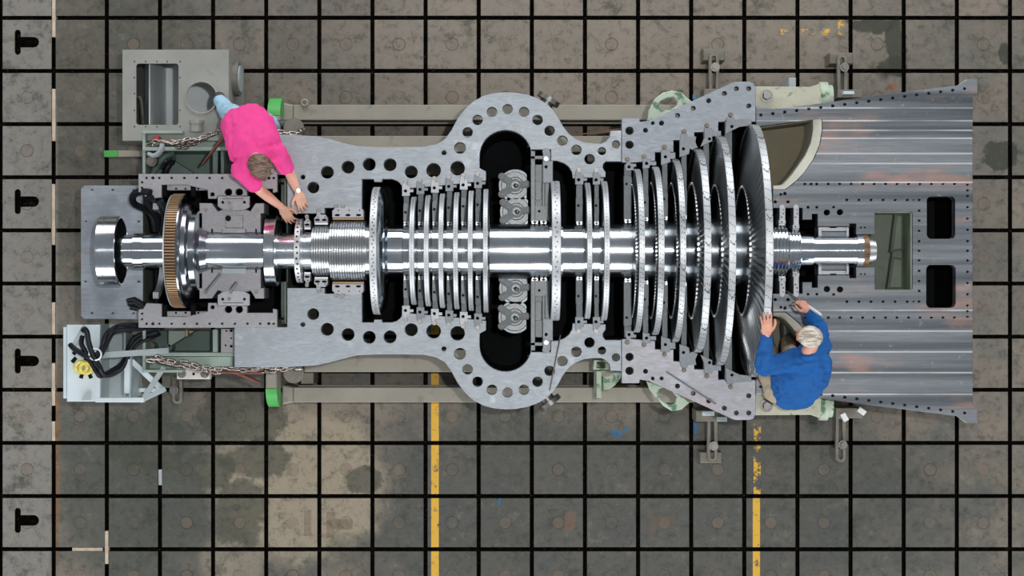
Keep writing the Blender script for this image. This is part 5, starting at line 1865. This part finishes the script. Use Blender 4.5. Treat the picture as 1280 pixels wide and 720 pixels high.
zc = .99
a, b = P(285, 164, 1.25), P(253, 206, 1.12)
d = (b - a)
lv = MB().tube([a, a + d * .15, a + d * .2, a + d * .95, b], [.012, .018, .016, .012, .010], 10)
chain([[(188, 181, zc), (205, 176, zc + .02), (225, 179, zc), (245, 173, zc + .02), (264, 169, zc + .04), (276, 165, zc + .1)],
       [(196, 176, zc + .03), (215, 181, zc + .02), (236, 175, zc + .03), (258, 172, zc + .03), (276, 163, zc + .12)],
       [(225, 183, zc - .03), (240, 181, zc), (252, 177, zc)],
       [(336, 162.5, 1.22), (350, 163.5, 1.24), (372, 165, 1.2), (382, 163, 1.1)]],
      'rusty lifting chain with a lever, running behind the man in pink', [('lever', lv, 'rust')])
a, b = P(296, 466, 1.08), P(325, 478.5, 1.04)
d = b - a
lv = MB().tube([a - d * .35, a, a + d * .3, a + d * .9, b], [.012, .020, .018, .013, .010], 10)
rod = MB().tube([P(262, 464.5, 1.1), P(300, 465.5, 1.1), P(330, 465.5, 1.1)], .016, 10)
chain([[(188, 449, zc + .1), (205, 452, zc + .08), (222, 456, zc + .08), (240, 460, zc + .08), (262, 463, 1.1), (276, 464, 1.1)],
       [(200, 447, zc + .1), (215, 453, zc + .1), (235, 455, zc + .1), (255, 461, zc + .1), (272, 466, 1.1)],
       [(258, 460, 1.14), (275, 459.5, 1.16), (300, 461, 1.16), (330, 460, 1.2), (355, 459.5, 1.2), (379, 460, 1.18)],
       [(328, 465, 1.1), (345, 463, 1.16), (362, 461, 1.2)]],
      'rusty lifting chain with a lever along the lower edge of the machine', [('lever', lv, 'rust'), ('turnbuckle', rod, 'rust')])
for py, lab in ((160, 'round steel pad under the upper chain, at the shoe of the man in pink'), (466.5, 'round steel pad under the lower end of the lower chain')):
    c = P(367, py, 1.0)
    solo('chain_pad', MB().cyl((c.x, c.y, .95), (c.x, c.y, 1.0), .085, n=32).cyl((c.x, c.y, .43), (c.x, c.y, .95), .03, n=16), 'clamp', lab, 'steel pad', 'round pads under the chains')

# ------------------------------------------------------------------ loose things
a, b = P(716, 169, .80), P(780, 161.5, .80)
d = (b - a)
s_ = Vector((-d.y, d.x, 0)).normalized()
mb = MB().faces_from([a - s_ * .002, b - s_ * .014, b + s_ * .014, a + s_ * .002] + [v + Vector((0, 0, .012)) for v in (a - s_ * .002, b - s_ * .014, b + s_ * .014, a + s_ * .002)],
                     [(3, 2, 1, 0), (4, 5, 6, 7), (0, 1, 5, 4), (1, 2, 6, 5), (2, 3, 7, 6), (3, 0, 4, 7)])
solo('wooden_lath', mb, 'brown_wood', 'tapered brown wooden lath poking out above the stepped flange corner', 'lath', smooth=0)
a, b = P(833, 464.5, HF + .004), P(895, 505, HF + .004)
d = (b - a)
s_ = Vector((-d.y, d.x, 0)).normalized()
solo('shade_strip', MB().obox((a + b) / 2, d / 2, s_ * .008, (0, 0, .0035)), 'diaphragm', 'thin dark strip standing in for slantwise shading on the lower stepped flange', 'painted shade', smooth=0)  # dark bar shaped for the shading along a flange step
a, b = P(700.5, 419, HF + .012), P(687, 488, HF + .006)
solo('wire_rod', MB().cyl(a, b, .006, n=8), 'bolt', 'thin dark rod lying across the lower curved flange', 'rod')
# green casting below the flange
gb = thing('drain_casting', tuple(P(758, 472, .6)), 'pale green pipe casting standing below the lower flange beside the curved cut-out', 'pipe casting')
part('upright_flange', zbox(745.5, 752, 464, 497, .45, .92, .004), 'green_cast', gb, 0)
q = [(752, 464)] + [(752 + 25.5 * math.cos(math.radians(u)), 462 + 26 * math.sin(math.radians(u))) for u in range(5, 91, 9)]
mb = MB().prism(ccw(PP(q, .80)), .5, .80, .01)
part('elbow', mb, 'green_cast', gb, 40)
mb = MB()
mb.add_mesh(plate_mesh(PP([(742, 450), (761, 450), (761, 462), (742, 462)], .95), [PP([(746, 452), (757, 452), (757, 460), (746, 460)], .95)], .78, .95, .004))
part('box_flange', mb, 'green_cast', gb, 0)
c0 = P(762, 463, .8)
part('bore', MB().prism(ccw(PP([(756 + 13 * math.cos(math.radians(u)) * .9, 463 + 8 * math.sin(math.radians(u))) for u in range(0, 181, 15)], .805)), .80, .805), 'beam', gb, 30)
part('pedestal_leg', zbox(748, 758, 462, 474, .425, .5, 0), 'green_cast', gb, 0)
a = P(868, 121, 0)
solo('blue_tape', MB().box(a.x - .016, a.x + .016, a.y - .02, a.y + .02, .0005, .004), 'blue_paint', 'small blue tape square on the floor by the upper lifting lug', 'tape', smooth=0)
# ------------------------------------------------------------------ the two men at work
def loft(mb, rings, n=40):
    vs = []
    for c, a, b in rings:
        for i in range(n):
            t = 2 * PI * i / n
            ct, st = math.cos(t), math.sin(t)
            e = .85
            vs.append(c + a * (abs(ct) ** e * (1 if ct > 0 else -1)) + b * (abs(st) ** e * (1 if st > 0 else -1)))
    fs = []
    for k in range(len(rings) - 1):
        for i in range(n):
            j = (i + 1) % n
            fs.append((k * n + i, k * n + j, (k + 1) * n + j, (k + 1) * n + i))
    fs += [tuple(range(n))[::-1], tuple(range((len(rings) - 1) * n, len(rings) * n))]
    mb.faces_from(vs, fs)


def hand(mb, wrist, d, up, thumb, curl=(.25, .35, .3), spread=.10, scale=1.0, thumb_curl=.3, fcurl=None):
    """Palm, four unequal fingers and a thumb that leaves the side of the palm near its base."""
    d, up = d.normalized(), up.normalized()
    up = (up - d * up.dot(d)).normalized()
    lat = thumb.normalized()
    lat = (lat - d * lat.dot(d) - up * lat.dot(up)).normalized()      # towards the thumb
    S = scale
    kn = []
    for off, ln, r in ((.030, .092, .0115), (.010, .097, .0118), (-.011, .093, .0112), (-.030, .084, .0100)):
        kp = wrist + d * ln * S + lat * off * S
        kn.append(kp)
        mb.capsule(wrist + d * .012 * S + lat * off * .62 * S, kp, .0165 * S, r * 1.18 * S, 14)
    for i in range(3):
        mb.capsule(kn[i] - d * .012 * S, kn[i + 1] - d * .012 * S, .0118 * S, .0112 * S, 12)
        mb.capsule(kn[i] - d * .045 * S - up * .004, kn[i + 1] - d * .045 * S - up * .004, .015 * S, .015 * S, 12)
    mb.capsule(wrist - d * .02 * S, wrist + d * .02 * S, .024 * S, .024 * S, 14)
    fl = ((.042, .026, .021), (.046, .029, .022), (.043, .027, .021), (.033, .020, .018))
    for i, (a, b, c) in enumerate(fl):
        dirn = (d + lat * spread * (1.2, .35, -.45, -1.3)[i]).normalized()
        p = kn[i]
        r = (.0095, .0098, .0094, .0083)[i] * S
        cs = fcurl[i] if fcurl else curl
        for seg, L in enumerate((a, b, c)):
            ax = lat
            rot = Matrix.Rotation(cs[seg], 3, dirn.cross(up).normalized())
            dirn2 = rot @ dirn
            if dirn2.dot(up) > dirn.dot(up):
                dirn2 = Matrix.Rotation(-cs[seg], 3, dirn.cross(up).normalized()) @ dirn
            dirn = dirn2.normalized()
            q = p + dirn * L * S
            mb.capsule(p, q, r, r * .9, 12)
            mb.ball(p, r * 1.1, seg=12)
            p, r = q, r * .9
    # thumb
    p = wrist + d * .022 * S + lat * .022 * S - up * .004
    dirn = (d * .62 + lat * .75 - up * .22).normalized()
    q = p + dirn * .045 * S
    mb.capsule(p, q, .0165 * S, .0125 * S, 12)
    p, dirn = q, (dirn + d * thumb_curl - lat * thumb_curl * .6).normalized()
    q = p + dirn * .034 * S
    mb.capsule(p, q, .0120 * S, .0108 * S, 12)
    p, dirn = q, (dirn + d * thumb_curl - lat * thumb_curl).normalized()
    mb.capsule(p, p + dirn * .026 * S, .0108 * S, .0090 * S, 12)


def head_frame(f, u):
    f = f.normalized()
    u = (u - f * u.dot(f)).normalized()
    r = f.cross(u)
    return Matrix((r, f, u)).transposed()


def head(mb, c, R, neck):
    def B(x, y, z, rx, ry, rz):
        mb.ball(c + R @ Vector((x, y, z)), rx, ry, rz, rot=R, seg=24)
    B(0, 0, .02, .076, .097, .092)
    B(0, .03, -.045, .064, .064, .07)
    B(0, .045, -.085, .046, .048, .036)
    B(0, .072, -.105, .020, .018, .016)
    B(0, .06, -.02, .060, .034, .055)
    B(0, .088, .012, .050, .013, .012)
    B(0, .098, -.030, .011, .014, .026)
    B(0, .108, -.046, .014, .014, .011)
    B(0, .092, -.076, .024, .010, .006)
    B(0, .089, -.086, .021, .010, .007)
    for s in (-1, 1):
        B(s * .078, -.004, -.022, .008, .022, .032)
        B(s * .080, -.002, -.040, .008, .012, .012)
        B(s * .040, .062, -.035, .022, .022, .018)
    mb.capsule(c + R @ Vector((0, -.022, -.06)), neck, .054, .060, 20)


def body_mesh(mb, voxel=.0042, it=3):
    me = mb.mesh()
    return evaluated(me, [('REMESH', dict(mode='VOXEL', voxel_size=voxel, use_smooth_shade=True)), ('SMOOTH', dict(factor=.5, iterations=it))])


def cloth(mb, voxel=.009, it=6, amp=.006, freq=(9, 9, 9), seed=0, folds=()):
    me = mb.mesh()
    me = evaluated(me, [('REMESH', dict(mode='VOXEL', voxel_size=voxel, use_smooth_shade=True)), ('SMOOTH', dict(factor=.5, iterations=it))])
    me.update()
    ns = [v.normal.copy() for v in me.vertices]
    for v, nrm in zip(me.vertices, ns):
        p = Vector((v.co.x * freq[0], v.co.y * freq[1], v.co.z * freq[2] + seed))
        w = noise.noise(p) + .5 * noise.noise(p * 2.1)
        a = amp * (.6 - abs(w) * 2.4)
        for (c, d, r, k_, am) in folds:               # pulled folds fanning out of a joint
            q = v.co - c
            l = q.length
            if l < r:
                u = q - d * q.dot(d)
                a += am * (1 - l / r) * math.sin(k_ * q.dot(d.orthogonal().normalized()) + 5 * noise.noise(q * 8))
        v.co += nrm * a
    return evaluated(me, [('SMOOTH', dict(factor=.4, iterations=1))])


def hair_mesh(c, R, radii, th_front, th_back, seed, amp=.004, z0=.02, recede=0):
    bm = bmesh.new()
    bmesh.ops.create_icosphere(bm, subdivisions=5, radius=1)
    kill = []
    for v in bm.verts:
        x, y, z = v.co
        th = th_back + (y + 1) / 2 * (th_front - th_back)
        th += .10 * noise.noise(Vector((x * 5, y * 5, z * 5 + seed)))
        if recede:
            th += recede * math.exp(-((abs(x) - .45) / .22) ** 2) * max(0, y)
        if abs(x) > .8 and y > -.25 and y < .3:
            th = max(th, .05)
        if z < th:
            kill.append(v)
    bmesh.ops.delete(bm, geom=kill, context='VERTS')
    for v in bm.verts:
        x, y, z = v.co
        st = noise.noise(Vector((x * 18, y * 2.5, z * 3 + seed))) + .4 * noise.noise(Vector((x * 34, y * 4, z * 5 + seed)))
        s_ = 1 + amp * 10 * st * .6
        p = Vector((x * radii[0], y * radii[1], z * radii[2])) * s_ + Vector((0, 0, z0))
        v.co = c + R @ p
    me = bpy.data.meshes.new('hair')
    bmesh.ops.recalc_face_normals(bm, faces=bm.faces)
    bm.to_mesh(me)
    bm.free()
    return evaluated(me, [('SOLIDIFY', dict(thickness=.012, offset=-1)), ('SMOOTH', dict(factor=.3, iterations=1))])


def nails(): pass


# ---- man in pink, bent over the joint plate
pk = thing('person', tuple(P(305, 150, .5)), 'person in a bright pink shirt and pale jeans bending over the shaft', 'person')
pel = P(309, 150, 1.40)
neck = P(321, 197, 1.72)
lat = Vector((.955, .29, 0)).normalized()
spn = (neck - pel).normalized()
nb = lat.cross(spn).normalized()
if nb.z < 0: nb = -nb
shR = P(301, 212, 1.66)       # his right shoulder (picture left)
shL = P(347, 191, 1.66)
elR = P(325, 238, 1.46); wrR = P(352.5, 259.5, 1.44)
elL = P(361, 214, 1.48); wrL = P(373, 240.5, 1.47)
hc_ = P(325.5, 207.5, 1.86)
Rh = head_frame(Vector((.62, -.60, -.50)), Vector((.34, -.32, .86)))
mb = MB()
head(mb, hc_, Rh, neck + spn * -.02)
loft(mb, [(pel + spn * .0, lat * .13, nb * .08), (pel + spn * .05, lat * .14, nb * .09), (pel + spn * .15, lat * .145, nb * .09), (pel + spn * .35, lat * .16, nb * .10), (neck - spn * .03, lat * .13, nb * .06), (neck + spn * .02, lat * .06, nb * .05)])
for sh, el, wr in ((shR, elR, wrR), (shL, elL, wrL)):
    mb.capsule(neck - spn * .04, sh, .05, .055)
    mb.capsule(sh, el, .052, .043)
    el2 = el + (wr - el) * .35
    mb.capsule(el, el2, .043, .042)
    mb.capsule(el2, wr, .042, .027)
for a, b, c in (((296, 146, 1.36), (286, 138, 1.16), (274.5, 125, .97)), ((322, 150, 1.36), (337, 155, 1.18), (343, 159, .86))):
    a, b, c = P(*a), P(*b), P(*c)
    mb.capsule(a, b, .075, .055); mb.capsule(b, c, .055, .035)
dR = P(366, 281, 1.37) - wrR
hand(mb, wrR, dR, Vector((-.25, .15, 1)), Vector((1, .45, 0)), scale=1.04, fcurl=((.35, .5, .4), (.3, .45, .4), (.25, .4, .35), (.25, .35, .3)), spread=.10, thumb_curl=.5)
dL = P(382, 268, 1.40) - wrL
hand(mb, wrL, dL, Vector((.1, .1, 1)), Vector((-1, -.3, 0)), scale=1.04, fcurl=((.3, .45, .35), (.25, .4, .3), (.22, .35, .3), (.25, .35, .3)), spread=.13, thumb_curl=.4)
part('body', body_mesh(mb), 'skin', pk, 60)

mb = MB()
loft(mb, [(pel - spn * .07 - lat * .02, lat * .13, nb * .10), (pel - spn * .035 - lat * .02, lat * .185, nb * .135), (pel + spn * .03 - lat * .015, lat * .208, nb * .148), (pel + spn * .10, lat * .212, nb * .145), (pel + spn * .26, lat * .218, nb * .145), (pel + spn * .38, lat * .215, nb * .135),
          (neck - spn * .06, lat * .185, nb * .11), (neck - spn * .015, lat * .10, nb * .085), (neck + spn * .045, lat * .068, nb * .066)])
for sh, el, fr_ in ((shR, elR, .66), (shL, elL, .72)):
    mb.capsule(neck - spn * .07, sh, .088, .078)
    mb.capsule(sh, sh + (el - sh) * fr_, .078, .072)
fo = [(shR, (elR - shR).normalized(), .22, 60, .006), (shL, (elL - shL).normalized(), .22, 60, .006), (pel, spn, .30, 40, .006)]
part('shirt', cloth(mb, .008, 4, .009, (10, 8, 10), 3, fo), 'pink', pk, 60)
mb = MB()
hp0, kn0, an0 = P(295, 147, 1.36), P(285.5, 140, 1.18), P(275, 126.5, .99)
mb.capsule(hp0, kn0, .10, .078); mb.capsule(kn0, an0, .076, .056)
hp1, kn1, an1 = P(321, 150, 1.36), P(336, 154.5, 1.19), P(342, 160, .90)
mb.capsule(hp1, kn1, .10, .078); mb.capsule(kn1, an1, .076, .060)
mb.capsule(hp0 + Vector((.02, -.03, 0)), hp1 + Vector((-.02, -.03, 0)), .11, .11)
part('jeans', cloth(mb, .009, 4, .006, (14, 14, 8), 9), 'jeans', pk, 60)
for i, (a, d) in enumerate(((P(278, 128, .915), Vector((.25, -.4, 0))), (P(348, 157, .775), Vector((1, .12, 0))))):
    d.normalize()
    mb = MB()
    mb.capsule(a - d * .05, a + d * .05, .05, .048); mb.capsule(a + d * .05, a + d * .16, .046, .038)
    mb.capsule(a - d * .04 + Vector((0, 0, .0)), a - d * .02 + Vector((0, 0, .06)), .05, .046)
    me = cloth(mb, .009, 4, .001)
    for v in me.vertices:
        v.co.z = max(v.co.z, a.z - .048)
    part('shoe', me, 'shoe', pk, 60)
part('hair', hair_mesh(hc_, Rh, (.0835, .104, .099), 1.02, -.70, 2.0, .003, .018, .3), 'hair_brown', pk, 70)
# wrist watch and spectacles
ax = (wrL - elL).normalized()
wp = wrL - ax * .012
mb = MB().cyl(wp - ax * .008, wp + ax * .008, .0335, n=28)
u_ = (Vector((.2, .1, 1)) - ax * Vector((.2, .1, 1)).dot(ax)).normalized()
mb.cyl(wp + u_ * .028, wp + u_ * .040, .019, n=24)
part('wristwatch', mb, 'bright', pk, 40)
mb = MB()
for s in (-1, 1):
    mb.tube([hc_ + Rh @ Vector((s * .084, -.01, -.008)), hc_ + Rh @ Vector((s * .082, .06, -.006)), hc_ + Rh @ Vector((s * .066, .108, -.008))], .0028, 6)
    mb.ring([hc_ + Rh @ Vector((s * .036 + .026 * math.cos(t * PI / 9), .115, -.012 + .02 * math.sin(t * PI / 9))) for t in range(18)], .0025, 6)
mb.tube([hc_ + Rh @ Vector((-.012, .117, -.01)), hc_ + Rh @ Vector((.012, .117, -.01))], .0025, 6)
part('spectacles', mb, 'glass_frame', pk, 40)
for s in (-1, 1):
    part('eye', MB().ball(hc_ + Rh @ Vector((s * .033, .083, -.014)), .0135, seg=14), 'eye', pk, 60)

# ---- man in blue, sitting on the edge of the exhaust opening
bl = thing('person', tuple(P(985, 470, HF - .5)), 'person with grey hair in a blue sweatshirt, seated beside the last bladed wheel', 'person')
pel = P(993, 485, 1.44)
chest = P(1006, 459, 1.78)
neck = P(1011, 438, 1.95)
l0 = Vector((1, -.05, .0)).normalized()
l1 = Vector((.93, .36, 0)).normalized()
l2 = Vector((.84, .54, 0)).normalized()


def ortho(l, s):
    n_ = l.cross(s).normalized()
    return n_


shL = P(991, 452, 1.88)       # his left shoulder (picture left)
shR = P(1025, 434, 1.86)
elL = P(954.5, 458.5, 1.97); wrL = P(958.5, 418.5, 2.14)
elR = P(1023, 409, 1.62); wrR = P(1010.5, 389.5, 1.66)
hb = P(1012, 421, 2.10)
Rb = head_frame(Vector((-.80, .16, -.34)), Vector((-.30, .08, .94)))
s1 = (chest - pel).normalized()
s2 = (neck - chest).normalized()
mb = MB()
head(mb, hb, Rb, neck)
loft(mb, [(pel - s1 * .05, l0 * .13, ortho(l0, s1) * .10), (pel + s1 * .12, l0 * .14, ortho(l0, s1) * .10), (chest, l1 * .16, ortho(l1, s1) * .11), (neck - s2 * .05, l2 * .12, ortho(l2, s2) * .07), (neck, l2 * .06, ortho(l2, s2) * .05)])
for sh, el, wr in ((shL, elL, wrL), (shR, elR, wrR)):
    mb.capsule(neck - s2 * .05, sh, .05, .055)
    mb.capsule(sh, el, .05, .042); mb.capsule(el, wr, .042, .028)
legs = [((972, 486, 1.43), (957.5, 463, 1.42), (963, 440, 1.02), (963, 436, .86)), ((1000, 480, 1.42), (989, 448, 1.36), (985, 430, .98), (984, 426, .86))]
for a, b, c, e in legs:
    mb.capsule(P(*a), P(*b), .07, .05); mb.capsule(P(*b), P(*c), .05, .038); mb.capsule(P(*c), P(*e), .038, .032)
dL = P(958.0, 391, 2.235) - wrL
hand(mb, wrL, dL, Vector((.05, -.45, 1)), Vector((1, -.1, -.1)), scale=1.05, fcurl=((.2, .35, .3), (.15, .3, .25), (.15, .3, .25), (.2, .3, .3)), spread=.12, thumb_curl=.5)
dR = P(1003, 379, 1.67) - wrR
hand(mb, wrR, dR, Vector((.5, .5, 1)), Vector((-1, -.5, .1)), scale=.95, fcurl=((.8, 1.1, .8), (.9, 1.2, .8), (1.0, 1.2, .8), (1.0, 1.2, .8)), spread=.06, thumb_curl=.6)
part('body', body_mesh(mb), 'skin2', bl, 60)
mb = MB()
n0, n1, n2 = ortho(l0, s1), ortho(l1, s1), ortho(l2, s2)
loft(mb, [(pel - s1 * .10, l0 * .17, n0 * .15), (pel - s1 * .02, l0 * .200, n0 * .172), (pel + s1 * .10, l0 * .205, n0 * .17), (pel + s1 * .22, (l0 + l1).normalized() * .22, n1 * .165), (chest, l1 * .215, n1 * .155), (chest + s2 * .10, l2 * .20, n2 * .13), (neck - s2 * .05, l2 * .15, n2 * .10), (neck - s2 * .01, l2 * .085, n2 * .08), (neck + s2 * .03, l2 * .072, n2 * .072)])
for sh, el, wr in ((shL, elL, wrL), (shR, elR, wrR)):
    mb.capsule(neck - s2 * .10, sh, .10, .095)
    mb.capsule(sh, el, .088, .070)
    mid_ = el + (wr - el) * .5
    mb.capsule(el, mid_, .070, .060)
    mb.capsule(mid_, wr - (wr - el).normalized() * .025, .056, .043)
fo = [(elL, (wrL - elL).normalized(), .16, 70, .007), (elR, (wrR - elR).normalized(), .16, 70, .006), (shL, (elL - shL).normalized(), .2, 55, .007), (pel, s1, .3, 38, .009), (chest, s1, .3, 30, .006)]
part('sweatshirt', cloth(mb, .008, 4, .012, (9, 12, 9), 5, fo), 'blue', bl, 60)
mb = MB()
for wr, el in ((wrL, elL), (wrR, elR)):
    d_ = (wr - el).normalized()
    mb.cyl(wr - d_ * .055, wr - d_ * .012, .041, .038, n=28)
part('cuff', mb, 'blue', bl, 40)
mb = MB()
for a, b, c, e in legs:
    mb.capsule(P(*a), P(*b), .105, .078); mb.capsule(P(*b), P(*c), .076, .062); mb.capsule(P(*c), P(*e), .062, .055)
mb.capsule(P(972, 486, 1.42), P(1000, 483, 1.42), .125, .125)
me = cloth(mb, .009, 4, .006, (12, 12, 9), 4)
part('trousers', me, 'tan', bl, 60)
for a, b, c, e in legs:
    p = P(*e) - Vector((0, 0, .02))
    mb = MB().capsule(p - Vector((.0, .03, .01)), p + Vector((-.02, .13, -.015)), .048, .042)
    me = cloth(mb, .009, 4, .001)
    for v in me.vertices:
        v.co.z = max(v.co.z, HF - .518)
    part('shoe', me, 'shoe', bl, 60)
part('hair', hair_mesh(hb, Rb, (.088, .108, .104), 1.15, -.78, 6.0, .004, .018), 'hair_grey', bl, 70)
for s in (-1, 1):
    part('eye', MB().ball(hb + Rb @ Vector((s * .033, .083, -.014)), .0135, seg=14), 'eye', bl, 60)
# the white scraper he holds
a, b = P(982.5, 363.5, HF + .06), P(1026.5, 394, 1.80)
dd = (b - a).normalized()
sc = thing('scraper', tuple(a), 'slim white hand tool held by the man in blue, its tip at the exhaust seal', 'hand tool')
mid_ = a + (b - a) * .48
part('handle', MB().tube([mid_, mid_ + dd * .03, b - dd * .01, b], [.008, .0135, .0125, .006], 12), 'white', sc, 50)
part('blade', MB().tube([a, a + dd * .02, mid_], [.002, .0055, .006], 8), 'lug_light', sc, 50, label='thin steel shank')
# ------------------------------------------------------------------ daylight of the hall, lamps, camera
w = bpy.data.worlds.new('hall_ambience')
SC.world = w
w.use_nodes = True
nt = w.node_tree
bg = nt.nodes['Background']
t = NT(nt)
g = t.node('ShaderNodeTexCoord')
sp = t.node('ShaderNodeSeparateXYZ')
t.link(g.outputs['Generated'], sp.inputs[0])
t.link(t.mix(t.ramp(sp.outputs[2], -.1, 1.0), (.60, .62, .66, 1), (.66, .70, .76, 1)), bg.inputs[0])
bg.inputs[1].default_value = .40


def area(name, loc, target, sx, sy, power, col=(1, 1, 1)):
    l = bpy.data.lights.new(name, 'AREA')
    l.shape = 'RECTANGLE'
    l.size, l.size_y = sx, sy
    l.energy = power
    l.color = col
    o = bpy.data.objects.new(name, l)
    COL.objects.link(o)
    o.location = loc
    d = Vector(target) - Vector(loc)
    o.rotation_euler = d.to_track_quat('-Z', 'Y').to_euler()
    return o


# row of lamps on the crane, along the machine's axis, and one working lamp beside the camera
area('crane_lamp_row', (.6, .62, 17.2), (.6, .3, 0), 15, .10, 220, (1, 1, 1))
area('crane_work_lamp', (1.2, .62, 17.0), (.6, .2, 0), .3, .3, 1000, (1, .99, .97))
# glazed walls on the long sides and east end of the hall
n_ = area('side_windows_north', (0, 13.5, 5.2), (0, .3, 1.0), 22, 6.4, 2500, (.95, .98, 1))
s_ = area('side_windows_south', (0, -13.0, 5.2), (0, .3, 1.0), 22, 6.4, 2500, (.95, .98, 1))
area('end_windows_east', (16, 0, 8), (0, 0, 1), 8, 3.5, 800, (.95, .98, 1))
area('end_fill_west', (-16, 0, 8), (0, 0, 1), 8, 3.5, 700, (.95, .98, 1))  # added unseen fill light so the blades glint

cam = bpy.data.cameras.new('overhead_camera')
cam.sensor_width = 36
cam.lens = FPX / 1280 * 36
cam.clip_end = 200
co = bpy.data.objects.new('overhead_camera', cam)
COL.objects.link(co)
co.location = (0, 0, CAMZ)
co.rotation_euler = (0, 0, 0)
SC.camera = co
vs_ = SC.view_settings
vs_.view_transform = 'Standard'
vs_.look = 'None'
vs_.gamma = 1
vs_.use_curve_mapping = False
vs_.exposure = -.45

bpy.data.scenes.remove(BENCH)
